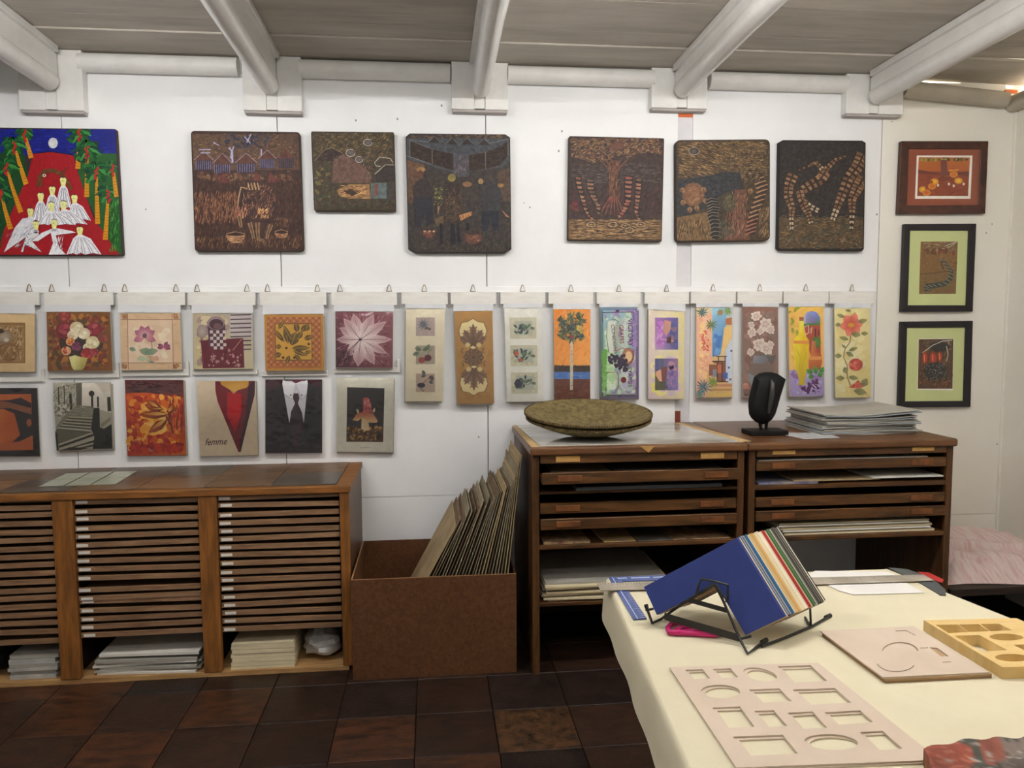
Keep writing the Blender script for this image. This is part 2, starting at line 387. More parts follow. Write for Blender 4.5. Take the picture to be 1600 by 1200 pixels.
# ---------------------------------------------------------------- slotted tray cabinet on the left
FC = 3.29; CT = .819
cabL = -2.32; cabR = onY(548, 757, FC).x
posts = [(-143,-112),(86,118),(313,342),(533,548)]
PXs = [(onY(a, 900, FC).x, onY(b, 900, FC).x) for a, b in posts]
cab = thing('tray_cabinet', ((cabL+cabR)/2, (FC+WY)/2, 0), 'low wooden cabinet of thin slotted trays with white labels', 'cabinet')
cabR = PXs[3][1]; cabL = PXs[0][0]
for k, (a, b) in enumerate(PXs):
    MB().box((a, FC, .02), (b, FC+.03, CT-.034)).build('post', OAK, cab, bevel=.003)
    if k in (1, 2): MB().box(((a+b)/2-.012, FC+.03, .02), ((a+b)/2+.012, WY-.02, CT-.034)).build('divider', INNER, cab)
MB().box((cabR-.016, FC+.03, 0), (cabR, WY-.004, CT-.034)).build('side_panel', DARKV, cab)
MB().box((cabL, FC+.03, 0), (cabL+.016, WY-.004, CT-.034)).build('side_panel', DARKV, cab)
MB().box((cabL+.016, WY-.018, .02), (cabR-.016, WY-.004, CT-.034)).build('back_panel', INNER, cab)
MB().box((cabL+.016, FC+.004, .0), (cabR-.016, WY-.02, .02)).build('bottom_board', PALEW, cab)
ctop = MB().box((cabL-.004, FC-.006, CT-.034), (cabR+.006, WY-.002, CT-.006)).build('top', OAKH, cab, bevel=.003)
# top covering: square tiles, front edge left bare
TOPT = M('worn_top_tile', (120,90,62), rough=.4, col2=(86,64,46), scale=6, stretch=(1,2,1), bump=.1, spec=.4, rand=.28)
TOPG = M('grey_top_tile', (96,86,76), rough=.35, col2=(70,62,54), scale=7, bump=.1, spec=.45, rand=.15)
rt = random.Random(3)
tw = .276
nx = int((cabR-cabL-.05)/tw)+1
for i in range(nx):
    for j in range(2):
        x1 = cabR-.055-i*tw; x0 = max(x1-tw+.002, cabL+.004)
        if x1-x0 < .02: continue
        y0 = FC+.03+j*.262
        mt = TOPG if (i, j) in ((0,0),(2,1),(4,0),(3,1)) else TOPT
        MB().box((x0, y0, CT-.006), (x1, y0+.260, CT-rt.uniform(0,.0012))).build('top_tile', mt, cab, bevel=.001, seg=1)
# trays
def bay(xa, xb, zlist, labels, seed):
    r = random.Random(seed); w = xb-xa-.008
    for k, z in enumerate(zlist):
        tl = r.uniform(-.003, .003); dz = .0210; yo = FC+.008+r.uniform(0, .008)
        a, b = xa+.004, xb-.004
        mb = MB()
        mb.hexa([(a,yo,z-tl),(b,yo,z+tl),(b,yo+.006,z+tl),(a,yo+.006,z-tl)], [(a,yo,z+dz-tl),(b,yo,z+dz+tl),(b,yo+.006,z+dz+tl),(a,yo+.006,z+dz-tl)])
        mb.hexa([(a,yo+.006,z-tl),(b,yo+.006,z+tl),(b,WY-.05,z+tl),(a,WY-.05,z-tl)], [(a,yo+.006,z+.004-tl),(b,yo+.006,z+.004+tl),(b,WY-.05,z+.004+tl),(a,WY-.05,z+.004-tl)])
        t = mb.build('tray', TRAY, cab)
        if labels:
            lx = a+r.uniform(.002, .012)
            MB().box((lx, yo-.0012, z+.004-tl), (lx+.046, yo, z+.016-tl)).build('label', LABELW, t)
def zpx(py, x=220, Y=None): return onY(x, py, Y or FC).z
b2 = [237,273,318,358,400,440,482,522,565,607,650,708,748,768,812,853,891,933]
b3 = [250,290,334,375,415,453,495,535,577,618,657,697,740,780,823,863,902]
b1 = [250,290,330,370,412,455,497,537,577,620,660,705,742,785,825,865,907,957]
bay(PXs[1][1], PXs[2][0], [zpx(700+v/3.158, 125)-.010 for v in b2], True, 1)
bay(PXs[2][1], PXs[3][0], [zpx(700+v/3.157, 350)-.010 for v in b3], True, 2)
bay(PXs[0][1], PXs[1][0], [zpx(700+v/3.158+3, 20)-.010 for v in b1], True, 4)

def paper_stack(name, x0, x1, y0, y1, z, n, th, mat, label, cat='paper stack', jit=.012, seed=0, group=None, mats=None, skew=0):
    r = random.Random(seed); t = thing(name, ((x0+x1)/2, (y0+y1)/2, z), label, cat, group)
    for k in range(n):
        h = th*r.uniform(.75, 1.25); j = lambda: r.uniform(-jit, jit)
        a, b = x0+j(), x1+j(); c, d = y0+j(), y1+j(); tw = r.uniform(-skew, skew); s1, s2 = r.uniform(0, h*.15), r.uniform(0, h*.15)
        MB().hexa([(a,c,z),(b,c+tw,z),(b,d+tw,z),(a,d,z)], [(a,c,z+h-s1),(b,c+tw,z+h-s2),(b,d+tw,z+h-s2),(a,d,z+h-s1)]).build('sheet_bundle', (mats[k % len(mats)] if mats else mat), t)
        z += h
    return t, z
# papers in the bottom cubbies
a, b = PXs[1][1], PXs[2][0]
paper_stack('paper_stack', a+.050, b-.034, FC+.03, FC+.42, .021, 8, .0112, PAPERG, 'grey and white papers slumped in the middle bottom cubby', jit=.014, seed=3, mats=[PAPERW, PAPERG, PAPERG, PAPERW], skew=.03)
a, b = PXs[2][1], PXs[3][0]
paper_stack('paper_stack', a+.035, a+.30, FC+.02, FC+.42, .021, 7, .0155, PAPERC, 'cream paper bundles in the bottom cubby nearest the brown box', jit=.004, seed=4)
def crumpled(name, c, rx, ry, rz, mat, label, cat, seed):
    r = random.Random(seed); mb = MB(); n, m2 = 22, 12; ph = [r.uniform(0, 6) for _ in range(8)]
    k = 0
    for i in range(m2+1):
        la = math.pi*i/m2-math.pi/2
        for j in range(n):
            lo = 2*math.pi*j/n
            q = 1+.10*math.sin(3*lo+ph[0])*math.cos(la)+.08*math.sin(5*lo+4*la+ph[1])+.07*math.sin(7*la+ph[2])+r.uniform(-.04,.04)
            mb.v.append(Vector(c)+Vector((rx*q*math.cos(la)*math.cos(lo), ry*q*math.cos(la)*math.sin(lo), max(-rz*.95, rz*q*math.sin(la)))))
    for i in range(m2):
        for j in range(n): mb.f.append([i*n+j, i*n+(j+1) % n, (i+1)*n+(j+1) % n, (i+1)*n+j])
    o = mb.build(name, mat, None, (c[0], c[1], c[2]-rz), auto=35); return tag(o, label, cat)
BAG = M('cloudy_plastic', (186,184,178), rough=.22, var=.15, scale=9, bump=.5, bscale=16, spec=.6)
crumpled('plastic_bag', (b-.100, FC+.16, .083), .080, .12, .060, BAG, 'crumpled clear plastic bag beside the cream paper bundles', 'plastic bag', 5)
a, b = PXs[0][1], PXs[1][0]
paper_stack('paper_stack', b-.22, b-.028, FC+.03, FC+.40, .021, 6, .017, BAG, 'plastic-wrapped paper stack in the bottom cubby at the left edge', jit=.01, seed=6, mats=[BAG, PAPERG])
crumpled('dark_bundle', (a+.15, FC+.16, .087), .09, .12, .065, M('black_plastic_bag', (24,22,22), rough=.4, var=.2), 'black bundle beside the plastic-wrapped papers', 'bundle', 8)
# pale green squares on the cabinet top
GRN = M('pale_green_sheet', (152,160,138), rough=.3, col2=(178,178,160), scale=7, spec=.5, rand=.06)
c0 = onZ(130, 749, CT+.001)
sq = thing('green_square_sheet', (c0.x, c0.y, CT), 'pale green sheet of squares lying on the cabinet top', 'sheet')
q = [onZ(58, 761, CT+.001), onZ(182, 757, CT+.001), onZ(216, 736, CT+.001), onZ(103, 740, CT+.001)]
for i in range(3):
    for j in range(2):
        def bl(u, v): return q[0].lerp(q[1], u).lerp(q[3].lerp(q[2], u), v)
        e = .015
        P = [bl(i/3+e, j/2+e), bl((i+1)/3-e, j/2+e), bl((i+1)/3-e, (j+1)/2-e), bl(i/3+e, (j+1)/2-e)]
        MB().prism(P, (0, 0, .002)).build('square', GRN, sq)

# ---------------------------------------------------------------- hardboard box with backing boards
BY = 3.19; BZ = .433; bxL = onY(550, 1000, BY).x; bxR = onY(807, 980, BY).x; BB = 3.775
box = thing('hardboard_box', ((bxL+bxR)/2, (BY+BB)/2, 0), 'open brown hardboard box on the floor holding backing boards', 'box')
MB().box((bxL, BY, 0), (bxR, BY+.006, BZ)).build('front_panel', HARD, box, bevel=.001, seg=1)
MB().box((bxL, BB, 0), (bxR, BB+.006, BZ)).build('back_panel', HARD, box, bevel=.001, seg=1)
MB().box((bxL, BY+.006, 0), (bxL+.006, BB, BZ)).build('side_panel', HARD, box)
MB().box((bxR-.006, BY+.006, 0), (bxR, BB, BZ)).build('side_panel', HARD, box)
MB().box((bxL+.006, BY+.006, .0), (bxR-.006, BB, .006)).build('base_panel', HARD, box)
for (p0, p1) in [((bxL,BY-.0005,BZ),(bxR,BY+.0065,BZ+.0012)), ((bxL-.0005,BY,BZ),(bxL+.0065,BB,BZ+.0012))]:
    MB().box(p0, p1).build('rim', HARDE, box)
def ordinal(n):
    w = ['first','second','third','fourth','fifth','sixth','seventh','eighth','ninth','tenth','eleventh','twelfth','thirteenth','fourteenth','fifteenth','sixteenth','seventeenth','eighteenth','nineteenth']
    if n < 20: return w[n-1]
    t = {2: 'twent', 3: 'thirt', 4: 'fort'}[n//10]
    return t+'ieth' if n % 10 == 0 else t+'y-'+w[n % 10-1]
BOARDM = [M('grey_backing_board', (160,148,122), rough=.8, col2=(132,120,98), scale=9, rand=.18), M('tan_backing_board', (192,170,130), rough=.8, col2=(164,142,106), scale=9, rand=.12),
          M('brown_backing_board', (128,106,82), rough=.8, col2=(100,82,62), scale=9, rand=.2)]
YF = 3.25
tops = [(711,823),(722,812),(733,800),(747,789),(757,786),(768,780),(776,772),(784,767),(792,760),(800,752),(807,735),(814,712)]
nb = 25; rb = random.Random(9)
zr = onY(735, 898, YF).z
order = ['leftmost of the leaning boards']+['']*(nb-2)+['tallest, against the plan chest']
for k in range(nb):
    t = k/(nb-1); rim = onY(lerp(670, 793, t), 899, YF); tx, ty = polyline(tops, t); ty += rb.uniform(-9, 5) if 0 < k < nb-1 else 0
    top = onY(tx, ty, YF)
    d = (top-rim); d /= d.z
    z0 = .012; bot = rim+d*(z0-rim.z); bot.x = max(bot.x, bxL+.04+.006*k)
    th = .0026+rb.random()*.0022; dep = .44+rb.uniform(-.03, .05)
    if k in (0,): dep = .50
    if k:      # keep clear of the board before it
        pb, pt, pth = prev; need = pth+.0006
        xat = lambda b_, t_, z: b_.x+(t_.x-b_.x)*(z-b_.z)/(t_.z-b_.z)
        bot.x = max(bot.x, pb.x+need)
        zm = min(top.z, pt.z); lack = xat(pb, pt, zm)+need-xat(bot, top, zm)
        if lack > 0: top.x += lack*(top.z-bot.z)/(zm-bot.z)
    if top.x+th > .400: top.x = .400-th-.0035*(nb-1-k)
    prev = (bot.copy(), top.copy(), th)
    mt = rb.choice([BOARDM[0], BOARDM[0], BOARDM[1], BOARDM[2]])
    if k in (0, nb-1, nb-2): mt = BOARDM[1]
    o = MB().hexa([bot, bot+Vector((th,0,0)), bot+Vector((th,dep,0)), bot+Vector((0,dep,0))],
                  [top, top+Vector((th,0,0)), top+Vector((th,dep,0)), top+Vector((0,dep,0))]).build('backing_board', mt, None, bot)
    nm = {0: 'leftmost of the leaning backing boards in the brown box', nb-1: 'tall tan backing board at the right end of the brown box',
          nb-2: 'tan backing board just left of the tallest one'}.get(k)
    tag(o, nm or 'thin %s backing board in the brown box, %s from the left' % ({0:'grey', 1:'tan', 2:'brown'}[BOARDM.index(mt)], ordinal(k+1)), 'board', 'backing boards in the box')

# ---------------------------------------------------------------- two plan chests
FY = 3.15; FT = .984
def chest(name, xa, xb, label, rows, strips, shelves, hasback, topmat, zbot):
    c = thing(name, ((xa+xb)/2, (FY+WY)/2, 0), label, 'plan chest')
    MB().box((xa, FY-.018, FT-.036), (xb, WY-.004, FT)).build('top', topmat, c, bevel=.010, seg=3)
    for (s0, s1) in ((xa+.012, xa+.034), (xb-.034, xb-.012)):
        MB().box((s0, FY+.02, 0), (s1, WY-.006, FT-.036)).build('side_panel', DARKV, c)
    for (s0, s1) in ((xa+.010, xa+.040), (xb-.040, xb-.010)):
        MB().box((s0, FY, 0), (s1, FY+.02, FT-.036)).build('corner_post', DARKV, c, bevel=.003)
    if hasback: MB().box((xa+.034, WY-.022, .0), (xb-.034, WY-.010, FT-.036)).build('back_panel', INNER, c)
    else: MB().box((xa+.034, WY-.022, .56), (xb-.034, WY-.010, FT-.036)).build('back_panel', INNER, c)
    for (zt, zb, pull, lab) in rows:
        yo = FY-.004-pull
        mb = MB().box((xa+.044, yo, zb), (xb-.044, yo+.016, zt)); mb.box((xa+.046, yo+.016, zb), (xb-.046, WY-.06, zb+.006))
        mb.box((xa+.046, yo+.016, zb+.006), (xa+.054, WY-.06, zt-.02)); mb.box((xb-.054, yo+.016, zb+.006), (xb-.046, WY-.06, zt-.02))
        d = mb.build('drawer', DARKW, c, bevel=.002, seg=1)
        for cx in (lerp(xa, xb, .17), lerp(xa, xb, .835)):
            zm = (zt+zb)/2; h = min(.013, (zt-zb)*.36)
            MB().box((cx-.052, yo-.004, zm-h), (cx+.052, yo, zm+h)).build('label_holder', LABELT if lab else M('worn_label_wood', (128,80,42), rough=.5, col2=(96,58,32), scale=25), d, bevel=.0015, seg=1)
    for (zt, zb) in strips: MB().box((xa+.040, FY+.004, zb), (xb-.040, FY+.5, zt)).build('rail', DARKW, c)
    for (zt, zb) in shelves: MB().box((xa+.034, FY+.002, zb), (xb-.034, WY-.03, zt)).build('shelf', DARKW, c, bevel=.003)
    return c
zl = lambda v: onY(1000, 610+v/3.529+.0, FY).z
xA = .404; xM = onY(1166, 760, FY).x; xB = onY(1491, 760, FY).x
rowsL = [(zl(345), zl(392), 0, True), (zl(430), zl(492), .05, False), (zl(608), zl(665), 0, False), (zl(690), zl(748), .012, False)]
TOPW = M('plan_chest_top', (112,74,44), rough=.35, col2=(84,54,32), scale=6, stretch=(.8,6,5), spec=.45)
chL = chest('plan_chest', xA, xM, 'dark wooden plan chest with the woven bowls on its top', rowsL, [(zl(548), zl(560))], [(zl(838), zl(862)), (zl(1150), zl(1172))], True, TOPW, 0)
zr_ = lambda v: onY(1320, 570+v/3.158, FY).z
rowsR = [(zr_(395), zr_(445), 0, True), (zr_(467), zr_(513), 0, False), (zr_(643), zr_(690), 0, False), (zr_(708), zr_(757), .006, False)]
chR = chest('plan_chest', xM, xB, 'dark wooden plan chest with the black carved mask on its top', rowsR, [(zr_(585), zr_(606))], [(zr_(838), zr_(860))], False, TOPW, 0)
print('chest x', xA, xM, xB)
# papers inside the chests
def loose(name, pts, z, th, mat, label, cat='paper'):
    """flat sheet given by room x,y corners"""
    o = MB().prism([(p[0], p[1], z) for p in pts], (0, 0, th)).build(name, mat, None, (pts[0][0], pts[0][1], z)); return tag(o, label, cat)
S1 = zl(492)+.0065
DARKP = M('dark_print_sheet', (70,66,62), rough=.5, col2=(110,104,96), scale=14)
loose('print_sheet', [(xA+.10,FY-.03),(xA+.36,FY-.03),(xA+.36,FY+.5),(xA+.10,FY+.5)], S1, .022, PAPERT, 'tan sheets at the left in the pulled-out drawer below the bowls')
loose('print_sheet', [(xA+.38,FY-.02),(xA+.86,FY-.025),(xA+.86,FY+.5),(xA+.38,FY+.5)], S1, .026, DARKP, 'dark sheets at the right in the pulled-out drawer below the bowls')
loose('print_sheet', [(xA+.20,FY+.01),(xA+.84,FY+.015),(xA+.84,FY+.5),(xA+.20,FY+.5)], zl(548)+.001, .014, M('blue_grey_sheet', (112,118,124), rough=.5, var=.15), 'blue-grey sheets lying below the pulled-out drawer')
COLP = M('colour_print_sheet', (176,150,110), rough=.45, col2=(96,60,52), scale=22, detail=3)
COLP2 = M('yellow_print_sheet', (186,160,92), rough=.45, col2=(150,120,110), scale=18, detail=3)
zs = zl(838)+.001
loose('print_sheet', [(xA+.06,FY+.012),(xA+.26,FY+.012),(xA+.25,FY+.4),(xA+.05,FY+.4)], zs, .010, COLP, 'brown print with curled edges at the left of the chest shelf')
loose('print_sheet', [(xA+.32,FY+.014),(xA+.46,FY+.014),(xA+.46,FY+.4),(xA+.30,FY+.4)], zs, .004, COLP2, 'yellow-edged print on the shelf of the left plan chest')
loose('print_sheet', [(xA+.47,FY+.014),(xA+.62,FY+.014),(xA+.60,FY+.4),(xA+.47,FY+.4)], zs, .004, DARKP, 'dark print between the yellow and the red prints on the shelf')
loose('print_sheet', [(xA+.625,FY+.014),(xA+.88,FY+.014),(xA+.86,FY+.4),(xA+.61,FY+.4)], zs, .004, COLP, 'red and brown print at the right of the left chest shelf')
zb_ = zl(1150)+.001
paper_stack('paper_stack', xA+.07, xA+.60, FY+.015, FY+.5, zb_, 9, .009, PAPERT, 'pile of tan papers low in the left plan chest', jit=.02, seed=21, mats=[PAPERT, PAPERC, PAPERG], skew=.02)
zq = zr_(445)+.0
loose('print_sheet', [(xM+.06,FY+.015),(xB-.12,FY+.015),(xB-.14,FY+.5),(xM+.06,FY+.5)], zr_(513)+.007, .038, PAPERG, 'grey sheets filling the second drawer of the right plan chest')
zq = zr_(585)+.001
loose('print_sheet', [(xM+.06,FY+.01),(xM+.33,FY+.008),(xM+.30,FY+.45),(xM+.06,FY+.45)], zq, .010, M('blue_print_sheet', (66,74,128), rough=.45, col2=(150,140,130), scale=12), 'blue print with pale edges in the right plan chest')
loose('print_sheet', [(xM+.22,FY+.010),(xM+.62,FY+.010),(xM+.62,FY+.45),(xM+.22,FY+.45)], zq+.0102, .006, PAPERT, 'tan sheet lying over the blue print')
loose('print_sheet', [(xM+.58,FY+.004),(xB-.05,FY+.004),(xB-.06,FY+.45),(xM+.55,FY+.45)], zq+.0165, .005, PAPERW, 'white sheet at the right in the right plan chest')
paper_stack('paper_stack', xM+.17, xB-.09, FY+.03, FY+.5, zr_(838)+.001, 7, .007, PAPERC, 'cream paper pile on the lower shelf of the right plan chest', jit=.018, seed=23, mats=[PAPERC, PAPERT, PAPERW])
# glass and papers on the left top
g0 = (xA+.02, FY+.02); GL = M('glass_painted_reflection', (216,214,206), rough=.05, col2=(160,152,138), scale=3.2, stretch=(.7,2.2,1), spec=.6, detail=3)  # pale reflection of wall and lamps put into the sheet's colour
o = MB().prism([(xA+.045,FY+.02,FT),(xM-.03,FY+.02,FT),(xM-.11,WY-.05,FT),(xA+.02,WY-.05,FT)], (0,0,.004)).build('glass_topped_print', GL, None, (xA+.02,FY+.02,FT)); tag(o, 'print sheet under glass, wall reflection in its pale grey, covering the plan chest top', 'glass sheet')
for nm, P in [('left', [(xA+.006,FY+.005),(xA+.043,FY+.005),(xA+.018,WY-.05),(xA+.0,WY-.05)]), ('right', [(xM-.028,FY+.01),(xM+.03,FY+.03),(xM-.07,WY-.05),(xM-.108,WY-.05)])]:
    loose('paper_strip', P, FT, .0025, M('tan_paper_strip', (196,166,118), rough=.7, var=.1), 'tan paper strip along the %s edge of the glossy grey sheet' % nm)
c = onY(1012, 698, FY-.018)
o = MB().prism([(c.x-.035,FY-.021,FT-.002),(c.x+.03,FY-.021,FT-.002),(c.x+.004,FY-.0205,FT-.030)], (0,.001,0)).build('paper_corner', LABELT, None, (c.x,FY-.02,FT-.03)); tag(o, 'small yellow paper corner folded over the plan chest front edge', 'paper')

# ---------------------------------------------------------------- bench with towel
bz = .28; p0 = onZ(1500, 921, bz); p1 = onZ(1600, 914, bz)
bn = thing('wall_bench', (2.75, 3.4, 0), 'dark wooden bench by the side wall under the towel', 'bench')
DK = M('black_brown_wood', (58,44,36), rough=.6, col2=(40,30,25), scale=8, stretch=(.7,5,5))
for k in range(3):
    y0 = p0.y+k*.26; MB().box((xB+.03, y0, bz-.035), (XR-.02, y0+.255, bz)).build('plank', DK, bn, bevel=.003)
for (x, y) in ((xB+.06, p0.y+.03), (XR-.08, p0.y+.03), (xB+.06, WY-.12), (XR-.08, WY-.12)):
    MB().box((x, y, 0), (x+.05, y+.05, bz-.035)).build('leg', DK, bn)
# ---------------------------------------------------------------- things on the plan chests
WOV = M('woven_grass', (136,120,78), rough=.75, col2=(92,80,52), scale=40, bump=.5, bscale=90)
def woven_bowl(label, zoff, cx, cy, R, tilt):
    t = thing('woven_bowl', (cx, cy, FT+.004+zoff), label, 'bowl', 'woven bowls on the plan chest')
    prof_o = []; prof_i = []
    n = 26
    for k in range(n+1):
        u = k/n; r = .07+(R-.07)*u; z = .066*u**1.5
        prof_o.append((r, z+.002*math.sin(k*math.pi))); prof_i.append((r-.001, z+.010+(.0022 if k % 2 else 0)))
    prof = [(0.001, 0)]+prof_o+[(R+.005, .069), (R+.005, .074), (R, .078)]+prof_i[::-1]+[(0.001, .010)]
    mt = Matrix.Rotation(tilt, 3, 'X')
    MB().lathe(prof, (cx, cy, FT+.004+zoff), 72, mt).build('coiled_body', WOV, t, auto=60)
    # braided rim of small slanted stitches
    mb = MB()
    for j in range(150):
        a = 2*math.pi*j/150; b = a+.035
        p = mt @ Vector(((R+.004)*math.cos(a), (R+.004)*math.sin(a) , .069)); q = mt @ Vector(((R+.004)*math.cos(b), (R+.004)*math.sin(b) , .079))
        c = Vector((cx, cy, FT+.004+zoff)); mb.tube([c+p, c+q], .0036, 5)
    mb.build('rim_braid', M('rim_grass', (112,92,54), rough=.8, col2=(66,54,34), scale=50), t)
    return t
c = onY(918, 656, 3.46)
woven_bowl('lower of two stacked woven grass bowls on the left plan chest', 0.0088, c.x+.001, 3.458, .280, math.radians(6.0))
woven_bowl('upper of two stacked woven grass bowls on the left plan chest', .0303, c.x-.001, 3.456, .286, math.radians(6.0))

# black carved mask on two prongs
BLK = M('black_carved_wood', (16,15,15), rough=.6, var=.3, scale=20, spec=.2)
SYm = 3.38
def cp(x, y, Y=SYm): return onY(1140+x/3.158, 570+y/3.158, Y)
b0 = cp(172, 372, SYm-.05)
ms = thing('carved_mask', (cp(172,355).x, SYm, FT), 'black carved wooden mask on a two-pronged stand', 'sculpture')
a, b = cp(80, 352), cp(265, 352)
MB().box((a.x, SYm-.055, FT+.0008), (b.x, SYm+.055, FT+.022)).build('base', BLK, ms, bevel=.003)
for (xt, yt, xb_, yb_) in [(150, 278, 158, 345), (182, 272, 178, 345)]:
    MB().tube([cp(xt, yt), cp((xt+xb_)/2, (yt+yb_)/2), Vector((cp(xb_, yb_).x, SYm, FT+.015))], [.010, .007, .006], 10).build('prong', BLK, ms, auto=50)
out = [(125,60),(150,42),(180,36),(215,37),(240,44),(275,68),(262,110),(248,155),(234,205),(222,245),(205,272),(180,291),(160,295),(135,285),(112,265),(100,245),(96,205),(97,175),(106,135),(116,95)]
mb = MB(); n = len(out); cx = sum(p[0] for p in out)/n; cy = sum(p[1] for p in out)/n
rings = [(1.0, .010), (.97, -.012), (.82, -.030), (.55, -.040), (.25, -.044)]
for s, dy in rings:
    for p in out: q = cp(cx+(p[0]-cx)*s, cy+(p[1]-cy)*s); mb.v.append(Vector((q.x, SYm+dy, q.z)))
for i in range(len(rings)-1):
    for j in range(n): mb.f.append([i*n+j, i*n+(j+1) % n, (i+1)*n+(j+1) % n, (i+1)*n+j])
mb.f.append([len(mb.v)-n+j for j in range(n)])
for p in out: q = cp(cx+(p[0]-cx)*.9, cy+(p[1]-cy)*.9); mb.v.append(Vector((q.x, SYm+.022, q.z)))
k = len(mb.v)-n
for j in range(n): mb.f.append([j, k+j, k+(j+1) % n, (j+1) % n])
mb.f.append([k+j for j in range(n)][::-1])
mb.build('face', BLK, ms, auto=30)
MB().tube([cp(205,72,SYm-.040), cp(212,90,SYm-.048), cp(208,140,SYm-.052), cp(200,190,SYm-.050), cp(192,240,SYm-.040)], [.004,.011,.013,.011,.005], 10).build('nose_ridge', M('paler_black_wood', (52,50,50), rough=.35, spec=.5), ms, auto=60)  # ridge in a paler black than the face

# pile of grey papers, slightly sagging sheets
gs = thing('grey_paper_pile', (onY(1358,680,3.42).x, 3.44, FT), 'uneven pile of grey paper sheets on the right plan chest', 'paper stack')
rg = random.Random(31); z = FT+.001
XA, XC = onY(1284, 680, 3.32).x, onY(1432, 680, 3.32).x
for k in range(15):
    th = .0062; off = rg.uniform(-.014, .014); w0 = XA+off-(.006 if k > 11 else 0); w1 = XC+rg.uniform(-.016, .016)-(.0 if k < 6 else .012)
    y0 = 3.30+rg.uniform(-.012, .012); y1 = y0+.36; nseg = 10; mb = MB(); tw = rg.uniform(-.02, .02)
    lift = 0.022*(k/14)**3
    for j in range(nseg+1):
        u = j/nseg; x = lerp(w0, w1, u)
        sag = lift*(1.3*max(0, u-.45)**1.2*1.5 + .5*max(0, .25-u)) + .0012*math.sin(9*u+k)
        for yy, dz in ((y0+tw*u, 0), (y1+tw*u, 0), (y1+tw*u, th*.8), (y0+tw*u, th*.8)): mb.v.append(Vector((x, yy, z+sag+dz)))
    for j in range(nseg):
        for e in range(4): mb.f.append([j*4+e, (j+1)*4+e, (j+1)*4+(e+1) % 4, j*4+(e+1) % 4])
    mb.f.append([3,2,1,0]); mb.f.append([nseg*4+e for e in range(4)])
    mb.build('sheet_bundle', [PAPERG, M('blue_grey_paper', (150,156,160), rough=.75, var=.06, scale=8, rand=.1), PAPERG][k % 3], gs)
    z += th
P = [onZ(1212, 677, FT+.001), onZ(1256, 686, FT+.001), onZ(1312, 684, FT+.001), onZ(1290, 676, FT+.001)]
loose('loose_sheet', [(p.x, p.y) for p in P], FT+.001, .0015, M('glossy_white_sheet', (214,214,216), rough=.2, var=.05), 'single white sheet between the mask and the grey paper pile')

# ---------------------------------------------------------------- towel heap
TW = M('pink_towel', (226,208,202), rough=.95, col2=(206,164,160), scale=9, stretch=(9,1.2,1.2), bump=.25, bscale=120, spec=.05, lo=.42, hi=.72)
tz = bz; ta, tb = xB+.035, XR-.03; ty0, ty1 = p0.y+.06, WY-.10
tw_ = thing('pink_towel', ((ta+tb)/2, (ty0+ty1)/2, tz), 'crumpled pink and white towel heaped on the dark bench', 'towel')
def heap(nm, x0, x1, y0, y1, hf, mat, nu=44, nv=34):
    mb = MB()
    for i in range(nu+1):
        for j in range(nv+1):
            u, v = i/nu, j/nv; x, y, h = hf(u, v); mb.v.append(Vector((lerp(x0, x1, x), lerp(y0, y1, y), tz+max(.002, h))))
    for i in range(nu):
        for j in range(nv): a = i*(nv+1)+j; mb.f.append([a, a+nv+1, a+nv+2, a+1])
    k = len(mb.v)
    return mb.build(nm, mat, tw_, auto=80)
def ss(x): x = max(0, min(1, x)); return x*x*(3-2*x)
def hf(u, v):        # lower layers with creases running front to back
    e = ss(7*u)*ss(7*(1-u))*ss(4*v+.12)*ss(6*(1-v))
    h = .055+.035*v+.030*abs(math.sin(6.5*u+2.5*v+.6*math.sin(5*v)))+.016*abs(math.sin(13*u-4*v))+.006*math.sin(19*v+7*u)
    return u+.03*math.sin(7*v), v+.05*math.sin(5*u+1), h*e
heap('towel_body', ta, tb+.02, ty0-.03, ty1, hf, TW, 60, 44)
def hf2(u, v):       # loose upper flap, its front edge folded and wavy
    e = ss(5*u)*ss(6*(1-u))*ss(9*v)*ss(5*(1-v))
    h = .112+.050*v-.022*u+.016*abs(math.sin(5*u+3*v))+.014*math.exp(-((v-.12-.05*math.sin(6*u))**2)/.006)
    return u+.02*math.sin(6*v), v+.10*math.sin(4.4*u+.4)*(1-v)+.12*u*(1-v), h*e
heap('towel_flap', ta+.01, tb-.02, ty0+.15, ty1-.02, hf2, TW, 60, 44)
def hf3(u, v):       # rolled fold sticking out between the layers
    e = ss(6*u)*ss(6*(1-u))*ss(5*v)*ss(5*(1-v))
    return u, v+.5*u+.2*math.sin(6*u), (.095+.018*math.sin(8*u)+.012*abs(math.sin(9*v)))*e
heap('towel_fold', ta+.02, tb-.22, ty0+.05, ty0+.17, hf3, TW, 50, 20)
# ================================================================== TABLE
TZ = .75
T = [onZ(948,905,TZ), onZ(1387,890,TZ)]
def along(a, b, Y): t = (Y-a.y)/(b.y-a.y); return a.lerp(b, t)
nl, nr = along(onZ(948,905,TZ), onZ(1075,1200,TZ), .45), along(onZ(1387,890,TZ), onZ(1600,975,TZ), .45)
tb_ = thing('work_table', ((T[0].x+nr.x)/2, 1.3, 0), 'wide work table under a cream cloth', 'table')
c = [T[0], T[1], nr, nl]; ctr = sum(c, Vector())/4
inn = [p.lerp(ctr, .03) for p in c]
MB().prism([(p.x, p.y, TZ-.03) for p in inn], (0, 0, .026)).build('tabletop', DARKW, tb_)
for p in [q.lerp(ctr, .34) for q in c]: MB().box((p.x-.025, p.y-.025, 0), (p.x+.025, p.y+.025, TZ-.03)).build('leg', DARKW, tb_)
